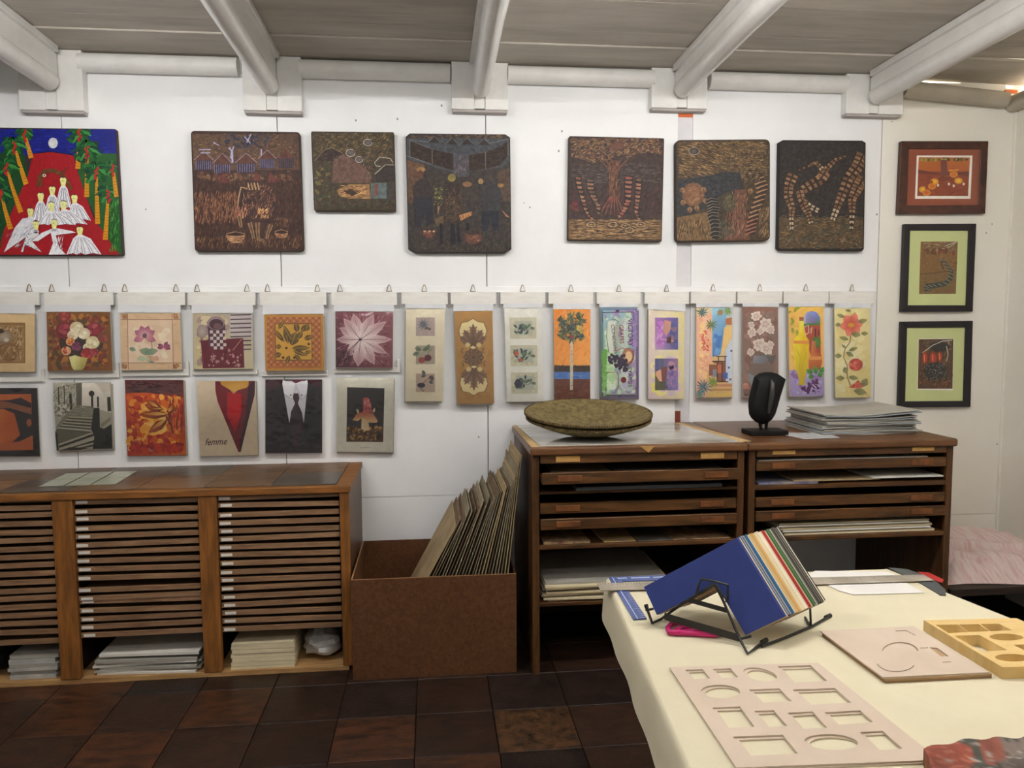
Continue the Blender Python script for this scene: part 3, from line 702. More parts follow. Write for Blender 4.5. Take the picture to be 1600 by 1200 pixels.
# cloth: rounded top sheet and a hanging, rippled skirt
CLOTH = M('cream_cloth', (228,219,190), rough=.85, col2=(220,210,180), scale=3, bump=.05, bscale=200, spec=.1)
mb = MB(); per = []
nseg = [40, 30, 40, 46]
for k in range(4):
    a, b = c[k], c[(k+1) % 4]
    for j in range(nseg[k]): per.append((a.lerp(b, j/nseg[k]), k, j/nseg[k]))
nP = len(per)
def outn(i):
    p0, p1 = per[i-1][0], per[(i+1) % nP][0]; d = (p1-p0); n = Vector((d.y, -d.x, 0)).normalized()
    return n if n.dot(per[i][0]-ctr) > 0 else -n
levels = [(-.006, 0), (-.001, -.003), (.003, -.010), (.005, -.02), (.008, -.04), (.010, -.06), (.011, -.08), (.012, -.10), (.013, -.115)]
for li, (o, dz) in enumerate(levels):
    for i, (p, k, u) in enumerate(per):
        rp = (0.0025*math.sin(i*.9)+.002*math.sin(i*.37+1))*max(0, li-2)/6
        mb.v.append(Vector((p.x, p.y, TZ+.0035+dz))+outn(i)*(o+rp))
mb.v.append(Vector((ctr.x, ctr.y, TZ+.0035))); ci = len(mb.v)-1
for i in range(nP): mb.f.append([ci, i, (i+1) % nP])
for li in range(len(levels)-1):
    for i in range(nP): mb.f.append([li*nP+i, (li+1)*nP+i, (li+1)*nP+(i+1) % nP, li*nP+(i+1) % nP])
cl = mb.build('tablecloth', CLOTH, None, (ctr.x, ctr.y, TZ), auto=70); tag(cl, 'plain cream tablecloth draped over the work table', 'tablecloth')
TZ = TZ+.0037       # surface of the cloth

def plate(name, loops, z, th, mat, parent, label=None):
    """flat plate with holes: loops of room (x,y) points, first is the outline"""
    cu = bpy.data.curves.new(name, 'CURVE'); cu.dimensions = '2D'; cu.fill_mode = 'BOTH'; cu.extrude = th/2
    o0 = wloc(parent) if parent else Vector((0,0,0))
    for lp in loops:
        sp = cu.splines.new('POLY'); sp.points.add(len(lp)-1); sp.use_cyclic_u = True
        for p, q in zip(sp.points, lp): p.co = (q[0]-o0.x, q[1]-o0.y, 0, 1)
    tmp = bpy.data.objects.new('tmp', cu); COL.objects.link(tmp)
    dg = bpy.context.evaluated_depsgraph_get(); me = bpy.data.meshes.new_from_object(tmp.evaluated_get(dg))
    bpy.data.objects.remove(tmp); bpy.data.curves.remove(cu); me.name = name
    me.materials.clear(); me.materials.append(mat)
    o = bpy.data.objects.new(name, me); link(o, parent); o.location = (0, 0, z+th/2-o0.z)
    return o
def tp(x, y, z=None): p = onZ(x, y, TZ if z is None else z); return (p.x, p.y)
def crop(o, s): return lambda x, y: (o[0]+x/s, o[1]+y/s)
def ell(P, cx, cy, rx, ry, z, n=32, rot=0):
    r = []
    for k in range(n):
        a = 2*math.pi*k/n; x, y = rx*math.cos(a), ry*math.sin(a)
        r.append(tp(*P(cx+x*math.cos(rot)-y*math.sin(rot), cy+x*math.sin(rot)+y*math.cos(rot)), z))
    return r
MATB = M('pinkish_mat_board', (216,198,180), rough=.8, col2=(206,188,168), scale=5, spec=.15)
MATE = M('brown_mat_core', (150,118,84), rough=.8, var=.1, scale=30)
# 1: big mount board with many windows
P5 = crop((1020, 950), 2.759)
mk = thing('window_mat_board', onZ(*P5(650, 450), TZ), 'large pale mount board with fourteen cut windows on the cream cloth', 'mount board')
t1 = TZ+.006
out = [P5(72,255), P5(712,236), P5(1235,655), P5(360,688)]
quadw = [[(140,267),(215,264),(247,304),(172,308)], [(258,264),(335,260),(368,298),(292,303)], [(538,252),(680,247),(752,314),(602,322)],
         [(415,352),(545,347),(600,402),(468,409)], [(603,352),(785,345),(856,408),(672,418)], [(257,430),(375,424),(438,512),(318,518)],
         [(437,444),(520,440),(580,508),(494,514)], [(582,452),(688,446),(752,516),(642,522)], [(740,450),(893,441),(950,492),(792,505)],
         [(345,555),(560,546),(626,628),(408,638)], [(893,536),(990,529),(1076,606),(972,614)]]
ellw = [(463,287,74,27,.20), (292,360,84,29,.02), (769,578,116,34,.05)]
o_xy = [tp(*p, t1) for p in out]
holes = [[tp(*P5(*p), t1) for p in w] for w in quadw]+[ell(P5, cx, cy, rx, ry, t1, rot=r) for cx, cy, rx, ry, r in ellw]
plate('upper_sheet', [o_xy]+holes, TZ+.0035, .0028, MATB, mk)
def shift(lp, f=.93):
    cx = sum(p[0] for p in lp)/len(lp); cy = sum(p[1] for p in lp)/len(lp); return [(cx+(p[0]-cx)*f+.004, cy+(p[1]-cy)*f-.003) for p in lp]
plate('lower_sheet', [shift(o_xy, .997)]+[shift(h, .9) for h in holes], TZ+.0002, .0028, MATB, mk)
# 2: thick mount board stack with a cut circle
m2 = thing('circle_mat_board', onZ(*P5(1080,200), TZ), 'thick pale mount board with a cut circle and slot', 'mount board')
z2 = TZ+.012
P6 = crop((1260, 850), 4.706)
o2 = [tp(*P6(*p), z2) for p in [(100,637),(790,603),(1345,942),(562,980)]]
cres = []
for k in range(24):
    a = math.radians(190+k*160/23); cres.append((690+135*math.cos(a), 795+75*math.sin(a)))
for k in range(23, -1, -1):
    a = math.radians(190+k*160/23); cres.append((686+129*math.cos(a), 803+73*math.sin(a)))
cr2 = []
for k in range(24):
    a = math.radians(20+k*150/23); cr2.append((660+142*math.cos(a), 870+72*math.sin(a)))
for k in range(23, -1, -1):
    a = math.radians(20+k*150/23); cr2.append((660+137*math.cos(a), 867+68*math.sin(a)))
slot = [(905,760),(960,762),(1048,825),(990,827)]
sl2 = [(838,763),(896,760),(894,765),(840,768)]; sl3 = [(655,638),(735,634),(805,672),(798,673),(732,639),(656,642)]; sl4 = [(1000,866),(1065,863),(1060,868),(1003,871)]
plate('top_sheet', [o2]+[[tp(*P6(*p), z2) for p in lp] for lp in (cres, cr2, slot, sl2, sl3, sl4)], TZ+.0092, .0028, MATB, m2)
plate('core_sheet', [shift(o2, .998)], TZ+.0002, .0044, MATE, m2)
plate('middle_sheet', [shift(o2, .999)], TZ+.0047, .0044, M('tan_mat_core', (176,146,110), rough=.8, var=.08), m2)
# 3: yellow wooden template frame
YW = M('yellow_pine', (232,202,142), rough=.5, col2=(220,184,118), scale=6, stretch=(1,6,1), bump=.05)
m3 = thing('wooden_template', onZ(*P6(1400,760), TZ), 'yellow wooden template frame with square and oval cut-outs', 'template')
z3 = TZ+.026
o3 = [tp(*P6(*p), z3) for p in [(862,560),(1545,545),(2300,880),(1440,905)]]
h3 = [[(950,595),(1110,592),(1195,648),(1045,655)], [(1118,592),(1268,589),(1345,641),(1198,647)], [(1278,588),(1415,585),(1512,634),(1352,641)],
      [(1088,675),(1270,668),(1478,780),(1290,792)], [(1525,742),(1660,736),(1800,800),(1660,812)]]
e3 = [(1470,684,124,25,.02), (1512,836,126,28,.03), (1760,675,100,22,0)]
plate('frame', [o3]+[[tp(*P6(*p), z3) for p in lp] for lp in h3]+[ell(P6, *e[:4], z3, rot=e[4]) for e in e3], TZ+.0002, .0258, YW, m3)
# 4: painted canvas folded over the near corner
CV = print_mat('painted_canvas', grain=.35, scale=22, rough=.75, bump=.3)
m4 = thing('painted_canvas', onZ(1530, 1170, TZ), 'paint-smeared canvas in grey and red at the near corner', 'canvas')
z4 = TZ+.030
P4 = [tp(1443,1168,z4), tp(1473,1146,z4), tp(1600,1131,z4), tp(1760,1118,z4), tp(1800,1330,z4), tp(1500,1330,z4)]
nU, nV = 46, 40; mb = MB(); cols = []
A0, A1, B0, B1 = Vector((*tp(1443,1170,z4),0)), Vector((*tp(1760,1120,z4),0)), Vector((*tp(1515,1330,z4),0)), Vector((*tp(1850,1300,z4),0))
rc = random.Random(3)
def cvh(u, v): return .030-.012*u+.004*math.sin(9*u+4*v)+.003*math.sin(21*v+5*u)
for i in range(nU+1):
    for j in range(nV+1):
        u, v = i/nU, j/nV; p = A0.lerp(A1, u).lerp(B0.lerp(B1, u), v)
        if j == 0: p += Vector((0, .004*math.sin(40*u), 0))
        mb.v.append(Vector((p.x, p.y, TZ+cvh(u, v))))
        n = math.sin(7*u+3*v)*.5+math.sin(17*u-9*v)*.3+rc.uniform(-.3,.3)
        base = (88,78,70) if n < -.2 else (118,104,96) if n < .35 else (70,70,62)
        if u < .16+.05*math.sin(11*v): base = (138,70,54) if rc.random() < .7 else (160,96,74)
        if .24 < u < .36 and v < .22+.05*math.sin(30*u): base = (140,82,66)
        if rc.random() < .05: base = (150,144,136)
        cols.append(base)
for i in range(nU):
    for j in range(nV): a = i*(nV+1)+j; mb.f.append([a, a+nV+1, a+nV+2, a+1])
nb_ = len(mb.v)
edge = [(i, 0) for i in range(nU+1)]
for i in range(nU+1): p = mb.v[i*(nV+1)]; mb.v.append(Vector((p.x, p.y, TZ+.002))); cols.append((104,84,70))
for i in range(nU): mb.f.append([i*(nV+1), nb_+i, nb_+i+1, (i+1)*(nV+1)])
nb2 = len(mb.v)
for j in range(nV+1): p = mb.v[j]; mb.v.append(Vector((p.x, p.y, TZ+.002))); cols.append((136,92,60))
for j in range(nV): mb.f.append([j, j+1, nb2+j+1, nb2+j])
o = mb.build('canvas_sheet', CV, m4, auto=60)
ca = o.data.color_attributes.new('ink', 'FLOAT_COLOR', 'POINT')
for k, cc in enumerate(cols): ca.data[k].color = L(cc)

# ---- rulers, set square, papers
def flat(name, pts, th, mat, label, cat, dz=0.0002):
    P = [onZ(x, y, TZ+dz) for x, y in pts]
    o = MB().prism(P, (0, 0, th)).build(name, mat, None, P[0], bevel=0); return tag(o, label, cat)
PW = M('table_paper', (232,228,222), rough=.8, var=.03)
flat('paper_sheet', [P6(20,232), P6(60,198), P6(598,205), P6(700,245), P6(640,292), P6(60,300)], .0008, PW, 'white paper sheet under the far side of the long straightedge', 'paper')
flat('paper_sheet', [P6(150,300), P6(735,288), P6(866,360), P6(348,374), P6(240,345)], .0008, PW, 'white paper with curled corner on the near side of the straightedge', 'paper', .0012)
STEEL = M('worn_steel_rule', (190,182,166), rough=.4, col2=(160,150,134), scale=12, stretch=(1,1,1), metal=.25, spec=.5)
r0, r1, r2, r3 = onZ(933, 913, TZ+.0043), onZ(1443, 899, TZ+.0043), onZ(1459, 908, TZ+.0043), onZ(938, 924, TZ+.0043)
se = thing('straightedge', r0, 'long pale metal straightedge lying behind the sample stand', 'ruler')
MB().prism([r0, r1, r2, r3], (0, 0, .003)).build('bar', STEEL, se, bevel=.0006, seg=1)
mb = MB()
for k in range(120):
    u = k/120; a = r0.lerp(r1, u); b = r3.lerp(r2, u); q = a.lerp(b, .45 if k % 5 == 0 else .25); d = (r1-r0).normalized()*.0006
    mb.add([a+Vector((0,0,.0032))-d, a+Vector((0,0,.0032))+d, q+Vector((0,0,.0032))+d, q+Vector((0,0,.0032))-d], [(0,1,2,3)])
mb.build('tick_marks', M('tick_ink', (90,84,76), rough=.8), se)
P44 = crop((920, 810), 3.81)
BLU = M('blue_plastic_rule', (74,92,150), rough=.25, col2=(58,74,132), scale=8, spec=.5)
ls = thing('set_square', onZ(*P44(180,400), TZ), 'blue plastic L-shaped square at the far corner of the table', 'square')
q = [P44(118,352), P44(150,358), P44(178,372), P44(345,600), P44(265,606)]
Lq = [onZ(*p, TZ+.001) for p in [P44(118,355), P44(180,352), P44(345,600), P44(265,606)]]
MB().prism(Lq, (0, 0, .0025)).build('short_leg', BLU, ls)
Lq2 = [onZ(*p, TZ+.001) for p in [P44(150,352), P44(560,338), P44(560,368), P44(182,378)]]
MB().prism(Lq2, (0, 0, .0022)).build('long_leg', BLU, ls)
mb = MB(); LT = M('pale_scale_ink', (176,188,220), rough=.5)
up = Vector((0, 0, .0027))
for k in range(26):
    u = (k+.5)/26; a = Lq[1].lerp(Lq[2], u); b = Lq[0].lerp(Lq[3], u); e = (Lq[2]-Lq[1]).normalized()*.0007; qd = a.lerp(b, .32 if k % 5 else .5)
    mb.add([a+up-e, a+up+e, qd+up+e, qd+up-e], [(0,1,2,3)])
a, b = Lq[1].lerp(Lq[0], .62), Lq[2].lerp(Lq[3], .62); a2, b2 = Lq[1].lerp(Lq[0], .70), Lq[2].lerp(Lq[3], .70)
mb.add([a+up, b+up, b2+up, a2+up], [(0,1,2,3)])
a, b = Lq2[0].lerp(Lq2[3], .3), Lq2[1].lerp(Lq2[2], .3); a2, b2 = Lq2[0].lerp(Lq2[3], .5), Lq2[1].lerp(Lq2[2], .5)
for s, e in ((.02,.16),(.22,.5),(.55,.9)): mb.add([a.lerp(b,s)+up, a.lerp(b,e)+up, a2.lerp(b2,e)+up, a2.lerp(b2,s)+up], [(0,1,2,3)])
mb.build('scale_marks', LT, ls)
GRYP = M('dark_grey_plastic', (78,80,80), rough=.5, var=.06)
flat('grey_bar', [P6(600,178), P6(740,190), P6(930,258), P6(1022,342), P6(1026,382), P6(985,380), P6(838,292)], .0026, GRYP, 'dark grey flat bar with pointed end across the table edge', 'bar', .0002)
flat('red_folder', [P6(815,206), P6(900,212), P6(1010,264), P6(1000,288), P6(925,264), P6(872,240)], .0012, M('red_card', (158,34,34), rough=.5, var=.08), 'small red folded card at the far right of the table', 'card', .0029)

# ---- scissors with pink handles
PK = M('pink_plastic', (190,22,104), rough=.35, var=.05, spec=.5)
sc = thing('scissors', onZ(1075, 982, TZ), 'scissors with bright pink handles under the sample stand', 'scissors')
def loop(pts, r, nm):
    Q = [onZ(*P44(*p), TZ+.008) for p in pts]; MB().tube(Q+[Q[0]], r, 8, cap=False).build(nm, PK, sc, auto=60)
loop([(470,655),(490,628),(540,618),(600,632),(660,652),(650,668),(590,672),(520,682),(478,678)], .0065, 'handle_loop')
loop([(520,664),(560,650),(640,655),(720,668),(765,682),(755,694),(700,690),(620,684),(545,682)], .0065, 'handle_loop')
Q = [onZ(*P44(*p), TZ+.004) for p in [(755,676),(770,694),(838,706),(842,698)]]
MB().prism(Q, (0, 0, .003)).build('blade', M('scissor_steel', (150,150,150), rough=.3, metal=.9), sc)

# ---- corner samples on a wire stand
foot = onZ(1165, 1000, TZ+.01)
ya, ti = math.radians(32), math.radians(22)
nrm = Vector((-math.sin(ya)*math.cos(ti), -math.cos(ya)*math.cos(ti), math.sin(ti)))
Lp = {k: onP(*P44(*v), foot, nrm) for k, v in dict(A=(880,115), B=(328,408), B2=(405,575), I=(757,392), D2=(932,694), D=(1166,585)).items()}
# stack direction: along the table, to the back right
tgt = onP(*P44(1268,300), Lp['A'], Vector((0,1,0)))
def pj(p):
    v = p-CC; return (800+FPX*v.dot(_R)/v.dot(_F), 600-FPX*v.dot(_U)/v.dot(_F))
best = None
for i in range(0, 60):
    for j in range(0, 60):
        off = Vector((.02+i*.003, .0+j*.003, 0.0))
        e = 0
        for k, (tx, ty) in (('A', P44(1066,62)), ('D', P44(1464,470))):
            q = pj(Lp[k]+off); e += (q[0]-tx)**2+(q[1]-ty)**2
        if best is None or e < best[0]: best = (e, off)
OFF = best[1]; print('stack offset', OFF, best[0])
seq = [('blue',(48,62,126))]*2+[('cream',(214,200,172)),('slate grey',(88,96,112)),('pale grey',(150,154,160)),('slate grey',(74,84,104)),('pale grey',(160,160,160)),('teal blue',(40,84,124))]*1
seq += [('teal blue',(36,90,134)),('teal blue',(44,104,140)),('cream',(216,204,176)),('sand',(204,172,120)),('sand',(212,180,128)),('sand',(198,160,104)),('golden tan',(206,158,84)),('golden tan',(214,170,98)),
        ('sand',(216,188,140)),('cream',(226,212,176)),('cream',(230,218,190)),('cream',(224,206,160)),('cream',(232,222,196)),('ivory',(238,230,208)),('ivory',(236,226,200)),('pink beige',(222,190,160)),
        ('deep red',(160,40,40)),('deep red',(150,32,36)),('deep red',(170,50,46)),('sand',(206,180,136)),('dark green',(52,84,52)),('dark green',(60,98,58)),('leaf green',(84,120,66)),('dark green',(44,72,46)),
        ('pale grey',(168,168,156)),('olive grey',(112,112,92)),('charcoal',(62,60,58)),('charcoal',(50,48,48)),('warm grey',(110,102,92)),('charcoal',(44,42,42)),('warm grey',(124,116,104)),('charcoal',(36,34,34)),('ivory',(222,216,200)),('black',(20,20,20))]
nS = len(seq); order = ['A','B','B2','I','D2','D']
for k, (nm, rgb) in enumerate(seq):
    f = k/(nS-1); g = (k+.86)/(nS-1) if k < nS-1 else f+.02
    # the samples stand a little uneven
    js = (Lp['A']-Lp['D']).normalized()*(0.0015*math.sin(k*2.3)+.001*math.sin(k*5.1))
    P = [Lp[o]+OFF*f+js for o in order]
    o = MB().prism(P, OFF*(g-f)).build('corner_sample', M('sample_%d_%d_%d' % rgb, rgb, rough=.75, var=.04, scale=30), None, P[3])
    lab = 'thin %s mount-board corner sample, %s counted from the blue front one' % (nm, ordinal(k+1))
    if k == 0: lab = 'blue mount-board corner sample at the front of the stack'
    if k == nS-1: lab = 'black mount-board corner sample at the back of the stack'
    if k == 1: lab = 'blue mount-board corner sample directly behind the front one'
    if nm == 'leaf green': lab = 'bright leaf green corner sample between dark green ones'
    tag(o, lab, 'sample', 'corner samples on the wire stand')
WIRE = M('black_wire', (22,20,20), rough=.4, spec=.5)
st = thing('wire_stand', onZ(*P44(700,640), TZ), 'black wire easel stand holding the mount-board samples', 'stand')
def wp(x, y, mode):
    if mode == 't': return onZ(*P44(x, y), TZ+.0045)
    return onP(*P44(x, y), foot+nrm*(.012 if mode == 'p' else .02), nrm)
def wire(pts, r=.0033, nm='rod'): MB().tube([wp(*p) for p in pts], r, 8).build(nm, WIRE, st, auto=60)
wire([(343,515,'p'),(350,548,'p'),(378,624,'t'),(430,600,'t'),(560,505,'p'),(750,390,'p')], .0034)
wire([(338,546,'p'),(385,538,'p')], .003)
wire([(750,390,'p'),(800,490,'p'),(900,720,'p'),(945,805,'t'),(1000,765,'t'),(1060,722,'t')], .0034)
wire([(1030,738,'t'),(1058,722,'t')], .0055, 'rubber_tip')
wire([(340,512,'p'),(346,535,'p')], .0055, 'rubber_tip')
wire([(640,452,'q'),(652,400,'q'),(668,360,'q'),(750,375,'q'),(828,396,'q'),(826,450,'q'),(818,500,'q')], .003, 'clip')
wire([(888,722,'p'),(968,700,'p')], .003)
wire([(1028,762,'t'),(1180,705,'t'),(1322,645,'t'),(1436,580,'t')], .0033)
wire([(1288,590,'t'),(1322,645,'t')], .0033)
wire([(1410,590,'t'),(1438,577,'t')], .0055, 'rubber_tip')
wire([(762,400,'p'),(790,452,'p'),(818,478,'p')], .003)
def strap(a, b, h):
    A_, B_ = wp(*a), wp(*b); d = Vector((0, 0, -h)); k = nrm*.003
    MB().hexa([A_, B_, B_+k, A_+k], [A_+d, B_+d, B_+d+k, A_+d+k]).build('cross_strap', WIRE, st)
strap((598,472,'p'), (822,534,'p'), .012)
strap((452,562,'p'), (898,690,'p'), .018)
# support behind the samples
back = [Lp['I'].lerp(Lp['A'], .3)+OFF*1.10, Lp['D'].lerp(Lp['D2'], .5)+OFF*1.10]
MB().tube([back[0], back[1], onZ(*P44(1322,645), TZ+.004)], .003, 8).build('rod', WIRE, st, auto=60)
# ================================================================== PICTURES
def rquad(c, r, n=5):
    """corner-rounded polygon (crop pixels)"""
    out = []
    for i in range(len(c)):
        p, a, b = Vector(c[i]), Vector(c[i-1]), Vector(c[(i+1) % len(c)])
        p0 = p+(a-p).normalized()*r; p1 = p+(b-p).normalized()*r
        for k in range(n+1):
            t = k/n; q = p0.lerp(p, t).lerp(p.lerp(p1, t), t); out.append((q.x, q.y))
    return out
class Art:
    """flat coloured drawing on an upright plane; coordinates are crop pixels, layers lie a hair in front of each other"""
    def __init__(s, P, Y, seed=0): s.P = P; s.Y = Y; s.v = []; s.f = []; s.c = []; s.k = 0; s.r = random.Random(seed); s.box = None
    def _pt(s, x, y, l):
        if s.box: x = min(max(x, s.box[0]+(y-s.box[1])*s.box[4]), s.box[2]+(y-s.box[1])*s.box[4]); y = min(max(y, s.box[1]), s.box[3])
        p = onY(*s.P(x, y), s.Y); return Vector((p.x, s.Y-.0003-l*4e-6, p.z))
    def nxt(s, lay):
        if lay is not None: return lay
        s.k += 1; return s.k
    def poly(s, pts, col, cols=None, lay=None):
        lay = s.nxt(lay)
        k = len(s.v)
        for i, p in enumerate(pts): s.v.append(s._pt(p[0], p[1], lay)); s.c.append(L(cols[i] if cols else col))
        s.f.append(list(range(k, k+len(pts)))); return s
    def rect(s, x0, y0, x1, y1, col, col2=None):
        return s.poly([(x0,y0),(x1,y0),(x1,y1),(x0,y1)], col, [col, col, col2, col2] if col2 else None)
    def quad(s, q, c4): return s.poly(q, None, c4)
    def ell(s, cx, cy, rx, ry, col, rim=None, rot=0, n=20, lay=None):
        lay = s.nxt(lay)
        k = len(s.v); s.v.append(s._pt(cx, cy, lay)); s.c.append(L(col)); cr, sr = math.cos(rot), math.sin(rot)
        for j in range(n):
            a = 2*math.pi*j/n; x, y = rx*math.cos(a), ry*math.sin(a)
            s.v.append(s._pt(cx+x*cr-y*sr, cy+x*sr+y*cr, lay)); s.c.append(L(rim or col))
        for j in range(n): s.f.append([k, k+1+j, k+1+(j+1) % n])
        return s
    def line(s, pts, w, col, w2=None, lay=None):
        lay = s.nxt(lay)
        k = len(s.v); n = len(pts)
        for i, p in enumerate(pts):
            a, b = Vector(pts[max(i-1,0)][:2]), Vector(pts[min(i+1,n-1)][:2]); d = b-a
            d = d.normalized() if d.length else Vector((1,0)); nn = Vector((-d.y, d.x)); ww = lerp(w, w if w2 is None else w2, i/(n-1))/2
            for sg in (1, -1): s.v.append(s._pt(p[0]+nn.x*ww*sg, p[1]+nn.y*ww*sg, lay)); s.c.append(L(col))
        for i in range(n-1): s.f.append([k+2*i, k+2*i+1, k+2*i+3, k+2*i+2])
        return s
    def leaf(s, x, y, ln, wd, ang, col, rim=None, lay=None):
        """pointed leaf or petal growing from x,y; ang in degrees, 0 = right, 90 = up"""
        lay = s.nxt(lay)
        a = math.radians(ang); d = (math.cos(a), -math.sin(a)); m = (-d[1], d[0]); k = len(s.v)
        pr = [(0,0),(.2,.6),(.45,1),(.75,.7),(1,0),(.75,-.7),(.45,-1),(.2,-.6)]
        for u, v in pr:
            s.v.append(s._pt(x+d[0]*ln*u+m[0]*wd*v*.5, y+d[1]*ln*u+m[1]*wd*v*.5, lay)); s.c.append(L(col if u < .5 else (rim or col)))
        s.f.append(list(range(k, k+8))); return s
    def flower(s, cx, cy, r, n, col, rim, ctr=None, wid=.8, ry=1, a0=0):
        for k in range(n):
            s.leaf(cx, cy, r*s.r.uniform(.85,1.1), r*wid*s.r.uniform(.8,1.1), a0+360*k/n+s.r.uniform(-9,9), col, rim)
        if ctr: s.ell(cx, cy, r*.2, r*.2*ry, ctr)
        return s
    def rose(s, cx, cy, r, cols):
        s.ell(cx, cy, r, r*.9, cols[0], cols[1])
        for k in range(9):
            a = s.r.uniform(0, 6.3); q = r*s.r.uniform(.25,.8)
            s.ell(cx+q*math.cos(a), cy+q*math.sin(a)*.9, r*.35, r*.22, cols[k % len(cols)], rot=a+1.2, n=10)
        return s
    def hatch(s, x0, y0, x1, y1, n, ln, ang, jit, w, cols, mask=None, var=18):
        """many short cut strokes"""
        base = s.k+1; s.k += 61
        for k in range(n):
            x, y = s.r.uniform(x0, x1), s.r.uniform(y0, y1)
            if mask and not mask(x, y): continue
            aa = ang(x, y) if callable(ang) else ang
            a = math.radians(aa+s.r.uniform(-jit, jit)); l = ln*s.r.uniform(.5,1.3); c = s.r.choice(cols); g = s.r.uniform(-var, var)
            c = tuple(max(0, min(255, q+g)) for q in c)
            dx, dy = math.cos(a)*l/2, -math.sin(a)*l/2; ww = w*s.r.uniform(.6,1.4)/2; nx, ny = -dy/(l/2)*ww, dx/(l/2)*ww
            xs = [x-dx, x+nx, x+dx, x-nx]; ys = [y-dy, y+ny, y+dy, y-ny]
            if min(xs) < x0-2 or max(xs) > x1+2 or min(ys) < y0-2 or max(ys) > y1+2: continue
            s.poly(list(zip(xs, ys)), c, lay=base+k % 60)
        return s
    def dabs(s, x0, y0, x1, y1, n, r, cols, mask=None, flat=.7):
        base = s.k+1; s.k += min(n, 150)+1
        for k in range(n):
            x, y = s.r.uniform(x0+r, x1-r), s.r.uniform(y0+r, y1-r)
            if mask and not mask(x, y): continue
            q = r*s.r.uniform(.5,1.2); s.ell(x, y, q, q*flat, s.r.choice(cols), rot=s.r.uniform(0,3), n=7, lay=base+k % 150)
        return s
    def text(s, st, x, y, size, col, ang=0, shear=0, sx=1.0, bend=0, bold=.012):
        """words set in the built-in face, baseline start at x,y; ang clockwise degrees"""
        cu = bpy.data.curves.new('t', 'FONT'); cu.body = st; cu.size = size; cu.shear = shear; cu.resolution_u = 3; cu.offset = bold*size
        o = bpy.data.objects.new('t', cu); COL.objects.link(o); dg = bpy.context.evaluated_depsgraph_get()
        me = bpy.data.meshes.new_from_object(o.evaluated_get(dg)); s.k += 2; k = len(s.v); a = math.radians(ang)
        for v in me.vertices:
            u, w_ = v.co.x*sx, -v.co.y - bend*v.co.x*v.co.x
            s.v.append(s._pt(x+u*math.cos(a)-w_*math.sin(a), y+u*math.sin(a)+w_*math.cos(a), s.k)); s.c.append(L(col))
        for p in me.polygons: s.f.append([k+i for i in p.vertices])
        bpy.data.objects.remove(o); bpy.data.meshes.remove(me); bpy.data.curves.remove(cu); return s
    def build(s, name, parent, mat):
        base = wloc(parent); me = bpy.data.meshes.new(name); me.from_pydata([tuple(v-base) for v in s.v], [], s.f); me.materials.append(mat)
        ca = me.color_attributes.new('ink', 'FLOAT_COLOR', 'POINT'); fl = []
        for c in s.c: fl += c
        ca.data.foreach_set('color', fl)
        bm = bmesh.new(); bm.from_mesh(me)
        for f in bm.faces:
            f.normal_update()
            if f.normal.y > 0: f.normal_flip()
        bm.to_mesh(me); bm.free()
        o = bpy.data.objects.new(name, me); return link(o, parent)
PAINT = print_mat('painted_picture', grain=.14, scale=70, rough=.4, bump=.15)
CARVE = print_mat('carved_picture', grain=.3, scale=55, rough=.6, bump=.4, sat=.85, val=.95)
PRINT = print_mat('poster_print', grain=.05, scale=40, rough=.45, val=1.1)
BOARDE = M('dark_board_edge', (62,44,32), rough=.6, col2=(44,32,26), scale=20, bump=.2)
BOARDB = M('black_board_edge', (40,34,32), rough=.6, col2=(30,26,26), scale=20, bump=.2)
PC1 = crop((0,180), 5.0); PC2 = crop((280,180), 4.4444); PC4 = crop((620,190), 5.4545); PC5 = crop((870,200), 4.5714); PC7 = crop((1200,200), 4.0); PC9 = crop((1380,330), 3.75)
def board(P, pts, th, label, mat, cat='painting', group='carved panels on the upper wall'):
    Y = WY-.003-th; P3 = [onY(*P(*q), Y) for q in pts]; c = sum(P3, Vector())/len(P3)
    t = thing('picture_panel', (c.x, WY-.003, c.z), label, cat, group)
    MB().prism([Vector((p.x, Y, p.z)) for p in P3], (0, th, 0)).build('board', mat, t, bevel=.002, seg=1)
    return t, Y
DK_ = (46,36,32)
# ---- 1 bright painting: white birds on a red road between palms, moon
t, Y = board(PC1, rquad([(-92,95),(907,107),(962,1097),(-66,1100)], 18), .026, 'bright painting of white-robed birds on a red road between palms', M('painted_board_edge', (60,40,44), rough=.6), group=None)
A = Art(PC1, Y, 1); A.box = (-88,108,900,1090,.055)
A.poly([(-88,100),(902,112),(915,320),(-84,320)], (22,30,128)); A.hatch(-80,108,905,300,160,70,0,6,7,[(24,32,140),(16,22,104),(30,44,150)])
A.poly([(-84,290),(190,300),(240,560),(120,1095),(-64,1095)], (26,70,34)); A.poly([(575,296),(912,300),(957,1090),(880,1092),(640,560)], (34,88,38))
A.poly([(262,298),(400,288),(575,316),(610,450),(730,800),(935,1090),(-20,1093),(30,900),(150,620),(215,480)], (160,22,32))
A.hatch(240,320,600,1080,180,60,80,12,5,[(150,18,28),(176,30,40),(138,16,26)]); A.line([(262,300),(400,286),(572,310)],6,(20,14,30))
A.ell(415,218,37,42,(220,222,226),(196,200,208)); A.ell(415,218,28,32,(206,206,208)); A.ell(412,216,20,24,(218,218,216))
